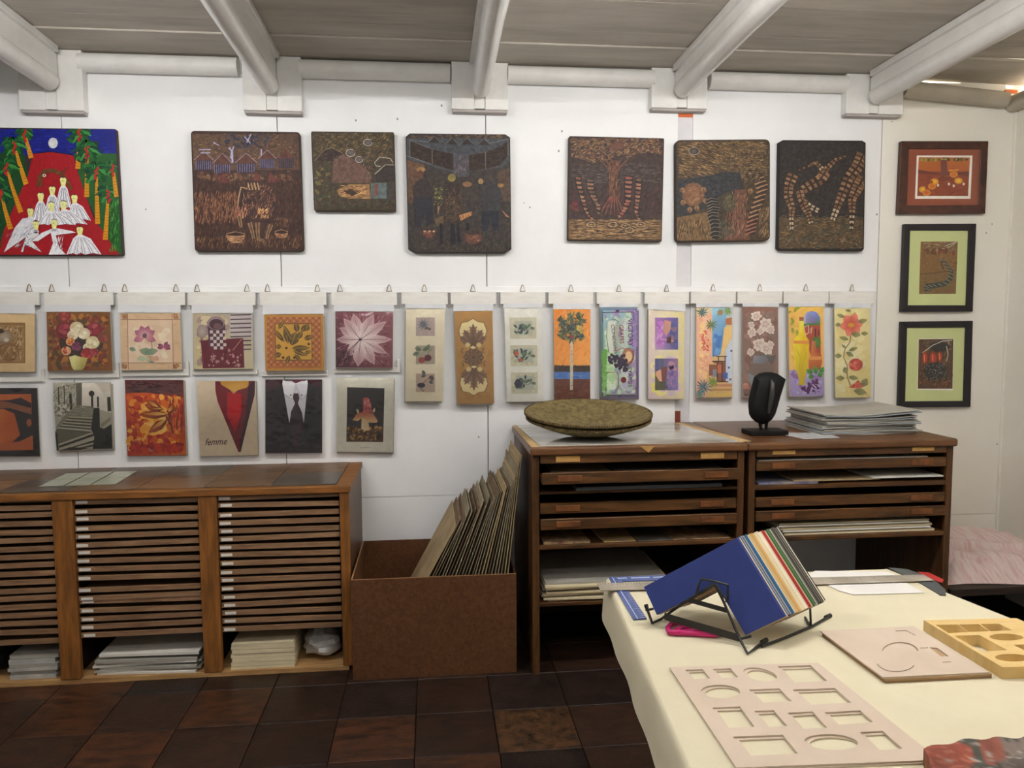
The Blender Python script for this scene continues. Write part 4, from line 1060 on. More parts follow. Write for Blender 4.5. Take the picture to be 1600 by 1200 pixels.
def palm(x, y, bx, by, cr, g):
    A.dabs(x-cr*.9,y-cr*.6,x+cr*.9,y+cr,40,cr*.26,[(16,66,32),(26,96,42),(40,116,52),(14,54,44)])
    A.line([(x,y),(lerp(x,bx,.4),lerp(y,by,.45)),(bx,by)],16,(206,140,26),40)
    n = int(abs(by-y)/22)
    for k in range(n): q = k/n; A.line([(lerp(x,bx,q)-8-10*q,lerp(y,by,q)),(lerp(x,bx,q)+8+10*q,lerp(y,by,q)+3)],3,(150,90,20))
    for k in range(13):
        a = 170-k*26+A.r.uniform(-8,8); c = [(18,78,34),(28,104,44),(12,56,40),(60,140,60)][k % 4]; aa = math.radians(a); l = cr*A.r.uniform(.8,1.1)
        A.line([(x,y+10),(x+math.cos(aa)*l*.3,y-math.sin(aa)*l*.4),(x+math.cos(aa)*l*.6,y-math.sin(aa)*l*.55+l*.05),(x+math.cos(aa)*l,y-math.sin(aa)*l*.6+l*.3)],40,c,10)
    for k in range(7): A.ell(x+A.r.uniform(-14,14),y-10+k*14,11,11,(196,44,40),(160,24,28),n=8)
for a in [(192,130,245,335,80,0),(112,225,205,540,105,0),(48,390,165,760,105,0),(8,600,85,890,100,0),(-45,480,-20,980,100,0)]: palm(*a)
for a in [(625,125,610,420,110,0),(683,260,680,640,120,0),(755,425,765,850,120,0),(848,600,825,975,105,0),(885,400,915,640,80,0)]: palm(*a)
A.hatch(860,640,935,1080,130,60,82,10,5,[(60,140,50),(90,170,70),(30,90,36)]); A.hatch(-78,700,20,1085,90,50,80,12,5,[(50,120,44),(24,70,30)])
A.line([(310,560),(320,480),(350,440),(420,432),(480,460),(530,520),(560,580)],44,(104,66,34),24); A.line([(480,450),(545,405)],16,(96,60,34),4)
A.hatch(305,430,560,575,90,22,45,40,4,[(70,42,22),(140,96,54)], mask=lambda x,y: abs(((x-430)/130)**2+((y-560)/125)**2-1) < .3); A.ell(350,472,14,12,(230,226,210)); A.ell(350,472,6,6,(20,16,14))
def bird(x, y, wl, wr, h):
    W = [(232,232,236),(206,206,216),(244,244,246)]
    A.poly([(x-14,y+28),(x-wl*.5,y+60),(x-wl,y+h),(x-wl*.55,y+h*.93),(x-wl*.2,y+h),(x,y+h*.9),(x+wr*.25,y+h),(x+wr*.6,y+h*.93),(x+wr,y+h),(x+wr*.5,y+60),(x+14,y+28)], W[0])
    for k in range(12):
        q = -wl+(wl+wr)*(k+.5)/12; A.line([(x+q*.25,y+50),(x+q*.7,y+h*.66),(x+q*.96,y+h*.97)],3,[(150,146,164),(250,250,252),(120,116,140)][k % 3],5)
    A.poly([(x-26,y-18),(x-14,y-34),(x,y-26),(x+14,y-36),(x+26,y-14),(x+16,y+34),(x-14,y+34)], (232,232,150)); A.line([(x-22,y-30),(x-4,y-40),(x+20,y-30)],6,(60,50,60)); A.ell(x-6,y-4,4,4,(120,110,50),n=6)
for b in [(497,520,60,70,210),(412,590,70,75,230),(585,655,60,130,170),(322,640,70,70,190),(500,705,60,190,150),(405,715,110,195,145),(242,760,60,60,170)]: bird(*b)
A.poly([(250,800),(180,808),(120,880),(35,1072),(160,985),(240,930),(300,870)], (222,222,228)); A.hatch(50,830,280,1050,60,60,50,12,5,[(150,148,166),(250,250,252)], mask=lambda x,y: abs((y-1060)+(x-40)*1.15) < 110)
A.poly([(270,880),(310,930),(250,980),(330,1072),(200,1010),(185,1070),(168,1068),(210,950)], (228,228,232)); A.hatch(190,900,310,1050,40,22,60,60,4,[(90,86,104)])
bird(285,862,26,26,50)
A.poly([(430,880),(560,905),(600,918),(480,932),(440,940),(470,1040),(520,1088),(385,1090),(420,1000),(400,920),(300,985),(250,985),(330,920)], (234,234,238)); A.hatch(400,930,500,1085,50,60,75,14,4,[(150,148,166),(252,252,254)])
bird(428,850,30,30,60); bird(628,905,105,170,185)
A.build('picture', t, PAINT)
# ---- 2 carved: hut row and bending woman with baskets
t, Y = board(PC2, rquad([(80,108),(838,116),(866,946),(108,946)], 28), .030, 'dark carved panel of huts and a stooping woman with baskets', BOARDE)
A = Art(PC2, Y, 2); q = rquad([(86,114),(832,122),(860,940),(114,940)], 26); A.poly(q, (64,38,28))
A.quad([(90,130),(828,132),(836,380),(100,380)], [(92,64,40),(84,56,36),(90,58,34),(96,66,40)])
A.hatch(95,125,826,360,900,34,20,60,4,[(110,74,38),(70,56,60),(140,92,44),(52,44,50)]); A.dabs(300,120,640,240,60,16,[(48,44,62),(64,58,70)])
for hx, hy, hw, hh in [(170,250,65,65),(300,265,68,75),(465,265,75,70),(612,245,62,60),(742,230,62,70)]:
    A.poly([(hx-hw,hy+hh),(hx,hy),(hx+hw,hy+hh)], (92,48,28)); A.line([(hx-hw,hy+hh-4),(hx,hy-2),(hx+hw,hy+hh-4)],5,(150,128,140) if hx < 650 else (110,80,60))
    A.rect(hx-hw*.85,hy+hh,hx+hw*.85,hy+hh+66,(54,42,62))
    for k in range(8): x = hx-hw*.8+k*hw*.22; A.line([(x,hy+hh+2),(x,hy+hh+62)],5,(112,102,140) if hx < 650 else (84,60,56))
for p in [[(360,300),(365,250),(345,225)],[(365,260),(380,215)],[(370,330),(368,250)],[(140,240),(220,238)],[(150,262),(215,262)],[(238,190),(275,210)],[(570,280),(572,235)],[(470,190),(500,130)],[(455,150),(495,195)]]: A.line(p,12 if p[0][0]==360 or p[0][0]==370 else 7,(170,164,206))
A.dabs(110,385,800,470,90,20,[(120,84,44),(104,60,34),(96,40,32),(70,44,34)]); 
for x in (310,540,640): A.poly([(x-30,470),(x-6,390),(x+20,440),(x+30,470)], (110,38,30))
A.hatch(105,430,850,930,2200,40,84,14,4,[(70,34,28),(84,44,30),(58,28,26),(100,58,36),(64,32,30)], var=10)
A.hatch(105,520,400,760,500,44,82,12,4,[(150,92,44),(128,74,36)]); A.hatch(115,830,855,935,420,40,80,14,5,[(126,84,44),(80,48,30)])
A.poly([(430,520),(500,455),(600,460),(660,560),(680,700),(640,740),(470,740),(440,640)], (64,36,30)); A.hatch(440,470,670,730,340,36,60,50,4,[(120,70,40),(150,92,52),(50,26,24)], mask=lambda x,y: ((x-555)/115)**2+((y-600)/140)**2 < 1)
A.line([(470,510),(430,500),(412,580),(405,650)],9,(176,136,80)); A.line([(440,530),(430,640)],14,(50,30,26)); 
for k in range(4): A.line([(478+k*22,470),(490+k*22,520)],8,(176,140,84))
A.hatch(530,640,620,720,60,30,70,40,8,[(206,150,66),(180,110,50)]); A.hatch(395,620,480,720,60,34,80,20,8,[(170,110,60),(150,60,44)])
for p in [[(490,745),(505,800),(520,860)],[(545,745),(545,800),(550,860),(590,875)],[(640,760),(620,810),(610,860)],[(415,700),(432,780)]]: A.line(p,32,(140,104,60),20); A.line(p,12,(96,64,40),6)
for cx, cy, r in [(393,850,66),(710,835,46)]:
    A.poly([(cx+r*math.cos(a),cy-20+r*.9*math.sin(a)) for a in [math.pi*k/12 for k in range(13)]], (166,112,62)); A.hatch(cx-r,cy-10,cx+r,cy+r*.7,90,40,0,10,4,[(120,72,38),(196,144,84)], mask=lambda x,y: (x-cx)**2+(y-cy+20)**2 < (r-6)**2); A.ell(cx,cy-26,r,15,(52,30,24)); A.line([(cx-r,cy-26),(cx,cy-40),(cx+r,cy-26)],4,(176,130,76))
A.hatch(660,700,760,790,80,34,75,30,5,[(130,92,56),(90,56,38)])
A.build('carved_picture', t, CARVE)
# ---- 3 small carved panel, village
t, Y = board(PC2, [(918,112),(1488,117),(1492,130),(1506,660),(1500,668),(942,664),(936,655),(915,125)], .034, 'small dark carved panel of a village with thatched roofs', BOARDE)
A = Art(PC2, Y, 3); A.poly([(920,117),(1487,121),(1501,661),(942,658)], (70,58,38))
A.hatch(922,122,1490,330,1100,30,30,60,4,[(112,92,44),(84,72,40),(96,64,50),(64,58,44),(132,104,52)]); A.hatch(930,330,1495,650,1200,30,60,60,4,[(66,56,40),(84,66,40),(92,60,50),(52,50,40),(60,70,50)])
A.poly([(940,318),(1010,240),(1060,228),(1132,262),(1080,322),(1000,318)], (58,42,38)); A.line([(940,318),(1010,240),(1060,228),(1132,262)],4,(130,112,84)); A.hatch(950,240,1120,318,70,40,20,10,3,[(76,56,48),(40,30,30)], mask=lambda x,y: y > 330-(x-930)*.9)
for p in [[(1357,330),(1390,292),(1465,300),(1485,330)],[(1357,330),(1365,352),(1400,356)],[(1358,410),(1430,345),(1492,345)]]: A.line(p,5,(176,172,150))
A.poly([(1362,412),(1432,350),(1494,352),(1498,460),(1365,462)], (56,46,42)); A.poly([(1362,330),(1395,298),(1462,304),(1470,330),(1400,356)], (72,58,46))
A.poly([(1070,320),(1140,264),(1200,300),(1330,400),(1330,470),(1060,470)], (104,72,58)); A.hatch(1060,280,1340,470,260,28,40,70,4,[(120,84,66),(84,60,54),(70,80,72),(130,70,60)])
for x, y, r in [(1190,262,32),(1250,308,26),(1310,190,30)]: A.ell(x,y,r,r*.8,(110,104,98),(84,70,66)); A.line([(x+r*math.cos(a),y+r*.8*math.sin(a)) for a in [k*.6 for k in range(10)]],4,(188,184,168))
A.poly([(1095,520),(1180,480),(1320,480),(1330,582),(1180,580),(1110,560)], (150,104,44)); A.hatch(1100,485,1325,580,110,50,10,20,6,[(190,134,56),(96,64,36)]); A.poly([(1135,525),(1200,515),(1240,545),(1200,560)], (64,44,34))
for c in [((1330,470,1360,580),(84,96,90)),((1362,470,1440,580),(90,104,104)),((1355,480,1380,560),(116,62,56)),((1440,470,1498,590),(66,58,52))]: A.rect(*c[0], c[1])
A.hatch(940,590,1498,655,300,26,40,80,4,[(60,66,44),(92,60,44),(48,50,40)]); A.dabs(930,330,1060,600,50,16,[(112,96,44),(64,76,46),(72,56,44)])
A.build('carved_picture', t, CARVE)
# ---- 4 chamfered: women under a stretched canopy
t, Y = board(PC4, [(110,100),(925,108),(966,135),(977,1088),(922,1120),(160,1120),(98,1085),(75,130)], .032, 'dark carved panel with clipped corners, women below a canopy', BOARDB)
A = Art(PC4, Y, 4); A.poly([(114,106),(921,114),(960,139),(971,1084),(918,1114),(164,1114),(104,1081),(81,134)], (62,54,50))
A.hatch(120,112,920,180,260,30,0,40,5,[(126,88,40),(90,66,42),(110,76,36)]); A.poly([(85,140),(955,145),(960,330),(900,390),(500,440),(90,320)], (68,70,76)); A.hatch(90,150,955,400,420,36,0,30,4,[(80,82,88),(56,58,66),(74,66,64)])
for x, y in [(318,125),(470,140),(600,140),(742,145)]: A.poly([(x-52,y+55),(x,y),(x+52,y+55)], (52,46,44)); A.line([(x-52,y+52),(x,y),(x+52,y+52)],3,(112,106,100))
A.poly([(112,155),(300,238),(480,275),(482,415),(300,362),(112,295)], (54,40,34)); A.poly([(615,285),(755,265),(900,200),(945,165),(950,290),(880,370),(755,405),(615,418)], (54,40,34))
A.hatch(120,190,470,400,260,50,-18,8,4,[(70,52,42),(44,32,28)], mask=lambda x,y: 0 < y-(170+(x-112)*.28) < 125); A.hatch(620,200,940,410,260,50,16,8,4,[(70,52,42),(44,32,28)], mask=lambda x,y: 0 < y-(300-(x-615)*.33) < 115)
for p in [[(112,150),(112,300)],[(300,238),(303,365)],[(755,262),(757,405)],[(946,150),(948,290)]]: A.line(p,6,(110,100,92))
for p in [[(108,160),(300,232)],[(82,290),(300,365)],[(108,155),(265,175),(318,125)],[(742,145),(800,185),(945,150)],[(112,300),(250,350)]]: A.line(p,4,(118,120,122))
A.poly([(485,270),(612,270),(618,470),(480,470)], (76,74,80)); A.hatch(490,280,610,470,120,40,85,20,6,[(92,74,84),(66,66,74),(104,84,90)])
A.poly([(85,325),(240,370),(180,700),(98,690)], (98,66,42)); A.hatch(90,340,230,690,160,40,85,10,4,[(112,76,46),(84,58,40)], mask=lambda x,y: x < 240-(y-340)*.15); A.poly([(850,430),(960,400),(966,680),(870,670)], (84,62,46))
A.hatch(95,440,968,1100,1700,34,75,40,4,[(56,50,50),(70,60,52),(44,42,46),(82,64,48)])
A.ell(215,600,80,110,(52,42,42),(58,48,46)); A.poly([(140,640),(300,640),(310,860),(250,900),(240,780),(200,900),(150,900)], (44,42,50))
A.ell(480,600,75,85,(56,44,42),(60,48,44)); A.poly([(400,640),(560,640),(580,860),(410,870)], (64,50,40)); A.hatch(410,560,560,860,220,30,60,60,4,[(96,72,44),(70,56,40),(120,80,50)])
A.ell(800,650,95,140,(54,52,56),(58,54,56)); A.poly([(720,760),(870,760),(870,920),(820,930),(800,800),(770,930),(725,930)], (36,40,50))
A.hatch(315,560,395,720,90,24,45,60,6,[(120,116,48),(90,92,48),(150,140,66)]); A.poly([(345,720),(370,720),(350,800)], (150,96,66)); A.ell(205,410,38,22,(150,104,40)); A.ell(200,455,28,40,(92,56,40)); A.ell(468,480,34,34,(128,112,40)); A.ell(600,535,40,22,(130,88,48)); A.ell(715,510,22,24,(150,116,52)); A.ell(885,545,26,18,(148,106,36))
A.poly([(320,830),(400,800),(400,880),(340,890)], (96,76,44)); A.poly([(530,800),(640,765),(640,800),(545,845)], (180,116,44)); 
for k in range(5): A.line([(540+k*22,805-k*7),(552+k*22,835-k*7)],5,(90,50,24))
for x0, x1 in [(365,385),(455,490),(510,530),(590,615)]: A.poly([(x0,870),(x1,865),(x1+15,1040),(x0+5,1050)], (34,32,42))
for cx, cy, r in [(272,950,56),(648,985,78)]: A.ell(cx,cy,r,r*.85,(124,72,48),(84,50,38)); A.hatch(cx-r,cy-r*.7,cx+r,cy+r*.7,60,30,10,30,5,[(156,92,58),(80,48,36)], mask=lambda x,y: (x-cx)**2+(y-cy)**2 < (r*.8)**2); A.ell(cx,cy-r*.5,r*.8,r*.25,(60,46,42))
for x in (238,278,316): A.ell(x,936,11,9,(196,140,90))
A.hatch(110,1010,965,1105,260,26,80,30,4,[(96,74,50),(60,52,46),(76,84,70)]); A.poly([(890,750),(965,820),(930,810)], (170,110,64))
A.build('carved_picture', t, CARVE)
# ---- 5 carved: zebra-striped serpents by a root tree
t, Y = board(PC5, rquad([(88,57),(768,73),(750,812),(78,802)], 12), .032, 'dark carved panel of a bare tree with striped animals below', BOARDE)
A = Art(PC5, Y, 5); A.poly([(92,62),(764,78),(746,806),(82,797)], (64,48,44))
A.hatch(92,70,762,250,1500,34,lambda x,y: 30*math.sin(x*.02+y*.03),50,5,[(134,96,46),(84,62,46),(112,76,40),(66,52,60),(150,112,56),(120,66,40)], mask=lambda x,y: y < 190+55*math.sin((x-100)*.0085)+ (40 if x > 500 else 0))
A.ell(430,130,50,36,(112,62,44),(96,60,46)); A.hatch(95,250,760,400,420,40,0,8,5,[(78,64,62),(68,54,54),(90,76,72)]); A.hatch(90,400,750,650,600,36,70,30,5,[(56,36,36),(76,44,36),(84,36,34),(48,36,42)]); A.dabs(95,500,170,620,22,22,[(100,36,34),(84,32,36)])
A.line([(415,230),(405,330),(400,430),(410,510)],70,(92,56,36),46)
for dx in (-70,-40,-12,14,40,66): A.line([(405+dx*.3,490),(400+dx*.8,550),(395+dx*1.2,620)],12,(120,58,38),4)
for dx in (-110,-60,60,110): A.line([(405,330),(405+dx*.5,270),(405+dx,215)],18,(104,62,38),5)
A.hatch(370,230,450,520,130,50,86,10,4,[(132,76,44),(70,42,32)])
def zig(path, w, n, c1, c2):
    A.line(path, w+10, (44,36,36), w*.6)
    for k in range(n):
        x, y = polyline(path, (k+.5)/n); ww = lerp(w, w*.5, k/n); s = A.r.uniform(-6,6)
        A.poly([(x-ww/2,y-10),(x+ww/2,y-6+s),(x+ww/2-4,y+10),(x-ww/2+6,y+8+s)], c1 if k % 3 else c2)
zig([(150,345),(160,420),(185,500),(200,570),(230,630),(280,670)], 40, 12, (150,98,62), (120,66,44)); zig([(235,360),(240,430),(265,500),(295,550),(300,620)], 52, 10, (134,92,60), (96,74,60))
zig([(515,340),(510,430),(508,520),(480,590),(440,640)], 54, 11, (146,84,54), (140,64,46)); zig([(585,360),(580,440),(575,520),(565,590),(590,660)], 44, 11, (150,92,60), (110,70,50))
A.rect(84,655,746,796,(116,84,46)); A.hatch(86,655,746,795,900,60,0,5,5,[(150,112,58),(86,60,38),(170,128,68),(52,38,30)])
for x, y in [(245,690),(400,690),(490,700),(600,690),(520,730)]:
    for r in (44,30,16): A.line([(x+r*math.cos(a*.5),y+r*.55*math.sin(a*.5)) for a in range(13)],5,(60,44,36) if r != 30 else (160,128,90))
A.build('carved_picture', t, CARVE)
# ---- 6 carved: tree with leaves and striped creature
t, Y = board(PC5, rquad([(848,86),(1523,80),(1523,806),(850,815)], 40), .034, 'dark carved panel of a leafy tree trunk with a small moon', BOARDE)
A = Art(PC5, Y, 6); A.poly(rquad([(853,91),(1518,86),(1518,800),(855,809)], 38), (72,56,38))
A.hatch(860,95,1515,360,1300,50,lambda x,y: -12+14*math.sin(x*.01),14,5,[(136,102,50),(96,72,40),(152,114,56),(78,60,40)]); A.hatch(1150,120,1515,340,500,36,50,50,5,[(88,70,48),(110,78,44),(76,66,52)])
A.ell(980,165,37,27,(92,80,76),(64,52,48)); A.line([(980+37*math.cos(k*.5),165+27*math.sin(k*.5)) for k in range(14)],4,(150,140,124))
A.poly([(858,370),(1100,340),(1200,310),(1310,320),(1330,440),(1200,460),(1080,560),(900,640),(856,620)], (54,54,58)); A.hatch(860,330,1320,620,420,40,20,30,5,[(50,52,60),(64,58,56),(46,44,48)], mask=lambda x,y: y > 330)
A.ell(975,475,80,85,(134,88,46),(112,74,42)); A.hatch(900,400,1050,555,140,26,60,60,5,[(150,100,50),(110,66,40)], mask=lambda x,y: (x-975)**2+(y-475)**2 < 72**2)
for x, y, a in [(905,510,-100),(1045,420,-80),(950,560,-90),(1000,550,-90),(1055,500,-70),(920,440,190),(1390,430,-110)]: A.leaf(x,y,48,40,a,(150,108,58),(120,80,44)); A.line([(x,y),(x+44*math.cos(math.radians(a)),y-44*math.sin(math.radians(a)))],3,(70,46,30))
A.poly([(856,640),(1080,600),(1130,800),(858,805)], (116,86,46)); A.hatch(858,640,1110,800,420,50,84,10,5,[(140,104,54),(92,68,40),(70,56,38)])
A.poly([(1270,440),(1350,440),(1340,600),(1380,800),(1180,805),(1260,640)], (104,64,44)); A.hatch(1190,450,1370,800,420,60,82,14,5,[(128,76,50),(80,48,36),(146,92,60),(84,74,56)], mask=lambda x,y: abs(x-1300)<50+(y-450)*.2)
A.ell(1225,530,50,70,(92,82,54),(70,62,46)); A.hatch(1180,470,1270,600,90,30,60,60,4,[(116,104,66),(60,54,42)])
p = [(1100,500),(1120,560),(1110,620),(1130,700),(1130,790)]
A.line(p,90,(40,38,40),50)
for k in range(12): x,y = polyline(p,(k+.5)/12); A.line([(x-42,y+10),(x-5,y-8),(x+42,y-2)],6,(128,116,96),3)
p = [(1360,330),(1440,360),(1470,430),(1440,520),(1410,610),(1390,690),(1380,760)]
A.line(p,86,(58,42,36),60)
for k in range(15): x,y = polyline(p,(k+.5)/15); A.line([(x-40,y+16),(x,y),(x+40,y-12)],13,(160,118,72) if k < 11 else (150,84,58),7)
A.ell(1390,350,60,42,(92,72,48),(70,56,42)); A.hatch(1330,310,1450,390,80,30,40,60,6,[(140,110,66),(60,46,38)])
A.hatch(1440,560,1515,790,220,44,70,20,6,[(120,92,56),(80,64,46),(140,104,62)]); A.hatch(1150,650,1260,800,160,34,60,40,5,[(96,92,76),(72,70,58)])
A.build('carved_picture', t, CARVE)
# ---- 7 narrow dark: striped arching stems
t, Y = board(PC7, [(95,75),(590,79),(612,92),(600,757),(585,770),(76,766),(61,752),(72,88)], .032, 'tall dark carved panel of giraffe-patterned arching shapes', BOARDB)
A = Art(PC7, Y, 7); A.box = (76,84,603,762,-.015); A.poly([(97,79),(588,83),(607,95),(595,752),(582,765),(78,761),(66,750),(77,91)], (50,44,42))
A.hatch(80,90,600,560,900,50,30,60,5,[(54,48,46),(46,40,40),(62,54,48)], var=6); A.rect(68,560,597,752,(86,66,40)); A.hatch(70,545,595,755,900,34,5,20,4,[(110,84,50),(72,56,38),(60,56,42),(128,96,54),(56,66,58)])
def gir(p, w0, w1, n):
    A.line(p,w0,(56,40,32),w1)
    for k in range(n):
        x,y = polyline(p,(k+.5)/n); x2,y2 = polyline(p,min(1,(k+.8)/n)); w = lerp(w0,w1,k/n)*.42; dx,dy = x2-x,y2-y; l = math.hypot(dx,dy) or 1; nx,ny = -dy/l,dx/l; h = .36*sum(math.dist(p[i],p[i+1]) for i in range(len(p)-1))/n
        for sg in (1,-1):
            o = A.r.uniform(.1,.2); c = [(132,92,56),(112,76,46),(146,106,66)][(k*2+(sg > 0)) % 3]
            if k > n*.75: c = (178,156,124)
            A.poly([(x+nx*w*o*sg-dx/l*h,y+ny*w*o*sg-dy/l*h),(x+nx*w*sg-dx/l*h*.8,y+ny*w*sg-dy/l*h*.8),(x+nx*w*sg+dx/l*h,y+ny*w*sg+dy/l*h),(x+nx*w*o*sg+dx/l*h*.7,y+ny*w*o*sg+dy/l*h*.7)], c)
gir([(490,172),(420,200),(370,250),(340,300)], 12, 62, 8); gir([(360,270),(330,320),(260,360),(200,400),(210,450),(260,490),(320,520)], 84, 30, 13); gir([(180,268),(260,235),(300,215),(340,260)], 6, 40, 8)
gir([(158,285),(130,360),(125,430),(150,500),(145,560),(148,640)], 80, 22, 14); gir([(215,470),(250,530),(270,600)], 60, 30, 7)
gir([(598,160),(560,240),(500,320),(460,420),(430,500),(400,580)], 100, 34, 16); gir([(600,310),(560,370),(525,440),(525,520),(520,640)], 100, 20, 14)
A.hatch(90,600,580,750,120,30,60,60,5,[(60,84,80),(130,100,60)])
A.build('carved_picture', t, CARVE)
# ---- framed pictures at the right
def framed(P, outer, inner, label, fm, matm, art, w=.024):
    Y = WY-.004-w; c = sum((onY(*P(*q), Y) for q in outer), Vector())/4
    t = thing('framed_picture', (c.x, WY, c.z), label, 'framed picture', 'framed pictures by the corner')
    o3 = [onY(*P(*q), Y+.004) for q in outer]; i3 = [onY(*P(*q), Y) for q in inner]
    f = lambda p, y: Vector((p.x, y, p.z))
    for k in range(4):
        a, b, c_, d = o3[k], o3[(k+1) % 4], i3[(k+1) % 4], i3[k]
        MB().hexa([f(a, WY-.004), f(b, WY-.004), f(c_, WY-.004), f(d, WY-.004)], [f(a, Y+.002), f(b, Y+.002), f(c_, Y+.004), f(d, Y+.004)]).build('frame_rail', fm, t, bevel=.0015, seg=1)
    MB().prism([f(p, Y+.012) for p in i3], (0, .006, 0)).build('mount', matm, t)
    A = Art(P, Y+.0115, 9); art(A); A.build('picture', t, PRINT)
    MB().add([f(p, Y+.008) for p in i3], [(0,1,2,3)]).build('glass', film_mat('picture_glass', gloss=.1, rough=.03, bump=0), t)
BRF = M('brown_moulding', (84,50,38), rough=.4, col2=(58,34,26), scale=14, stretch=(1,1,1), bump=.15, spec=.4)
BKF = M('black_frame', (34,30,34), rough=.45, var=.1, scale=20, spec=.4)
RUST = M('rust_mount', (146,72,46), rough=.8, var=.04); LIME = M('pale_lime_mount', (206,214,150), rough=.85, var=.03)
def a8(A):
    A.poly([(930,172),(1278,172),(1265,443),(918,443)], (232,226,214)); A.poly([(942,183),(1262,185),(1250,425),(932,425)], (136,58,28))
    A.quad([(942,185),(1261,187),(1257,275),(938,270)], [(176,96,28),(180,100,30),(170,84,26),(176,90,28)]); A.poly([(938,260),(1080,285),(1160,275),(1257,270),(1255,300),(937,285)], (104,44,34))
    A.dabs(945,183,1260,212,70,13,[(90,70,26),(130,104,40),(60,44,20),(164,140,60)]); A.poly([(1078,200),(1118,200),(1122,300),(1150,322),(1050,325),(1082,300)], (112,54,48))
    A.hatch(940,300,1250,420,160,40,10,20,5,[(150,66,34),(120,48,26)])
    for x,y,c in [(1040,335,(232,180,40)),(968,385,(228,190,50)),(1190,330,(236,196,44)),(1025,365,(196,84,30)),(1160,290,(190,96,36)),(990,405,(190,60,28))]: A.ell(x,y,26,20,c,(200,130,30)); A.ell(x-2,y-28,8,9,(150,60,30))
    for x,y in [(1130,350),(1160,362),(1222,350),(1062,358)]: A.ell(x,y,7,9,(224,210,190))
    A.line([(1080,325),(1100,330),(1130,320)],4,(70,34,24)); A.line([(1130,265),(1190,262)],7,(214,150,50))
framed(PC7, [(833,82),(1377,82),(1357,535),(812,538)], [(885,128),(1335,130),(1322,480),(872,482)], 'brown framed picture of people under a tree, topmost of three', BRF, RUST, a8, .028)
def a9(A):
    A.poly([(220,178),(437,178),(425,484),(210,485)], (124,92,52)); A.hatch(222,180,434,362,420,22,20,60,3,[(150,112,58),(104,70,40),(134,84,44)], var=14); A.hatch(222,182,432,240,140,30,25,40,3,[(184,172,144),(90,76,54),(120,84,54)])
    A.dabs(225,210,430,260,24,12,[(124,56,34),(96,60,38)]); A.line([(216,368),(300,362),(428,345)],4,(70,54,36)); A.hatch(212,366,424,482,300,20,10,40,3,[(128,104,56),(98,82,50),(110,92,60)])
    p = [(345,282),(372,320),(398,355),(396,395),(360,425),(300,435),(255,440),(262,468)]
    A.line(p,14,(60,66,56),40); A.line([(345,282),(338,315),(355,340)],8,(54,58,50))
    for k in range(26): x,y = polyline(p,(k+.5)/26); A.line([(x-12,y-5),(x+10,y+6)],3,[(150,156,138),(36,42,38)][k % 2])
    A.line([(360,205),(400,190),(432,180)],4,(196,188,168)); A.line([(390,210),(420,185)],3,(190,182,160))
framed(PC9, [(123,75),(545,73),(524,588),(105,590)], [(162,112),(505,113),(490,551),(148,551)], 'black framed picture of a crocodile-like creature, middle of three', BKF, LIME, a9)
def a10(A):
    A.poly([(205,747),(413,745),(408,1050),(198,1045)], (236,232,222)); A.poly([(208,750),(411,748),(406,1040),(202,1040)], (84,58,38))
    A.hatch(206,752,408,1036,520,26,50,50,3,[(110,74,44),(60,44,34),(132,92,56),(48,38,34)]); A.hatch(206,752,408,812,120,40,35,20,3,[(50,44,40),(170,158,134),(90,70,48)])
    A.ell(330,795,60,30,(40,36,36)); A.line([(230,830),(290,785),(350,760),(405,755)],5,(190,184,168)); A.line([(370,790),(380,840),(370,880)],6,(176,168,140))
    A.ell(305,935,68,50,(36,36,38)); A.hatch(240,890,370,985,170,14,30,80,3,[(140,144,128),(28,30,32),(100,104,92)])
    for x,y,w,h in [(243,860,16,38),(292,858,24,34),(332,852,12,32)]: A.ell(x,y,w,h,(196,72,40),(140,44,30)); A.line([(x-4,y-h*.6),(x-2,y+h*.6)],4,(226,150,90))
    for x in (265,325,365): A.line([(x,960),(x+5,1020)],14,(44,40,38),8)
    A.hatch(206,985,404,1036,140,24,70,40,4,[(150,86,44),(120,66,38),(72,48,34)])
framed(PC9, [(105,647),(525,642),(511,1147),(89,1150)], [(144,683),(487,681),(474,1112),(132,1115)], 'black framed picture of a dark beast with red shapes, lowest of three', BKF, LIME, a10)

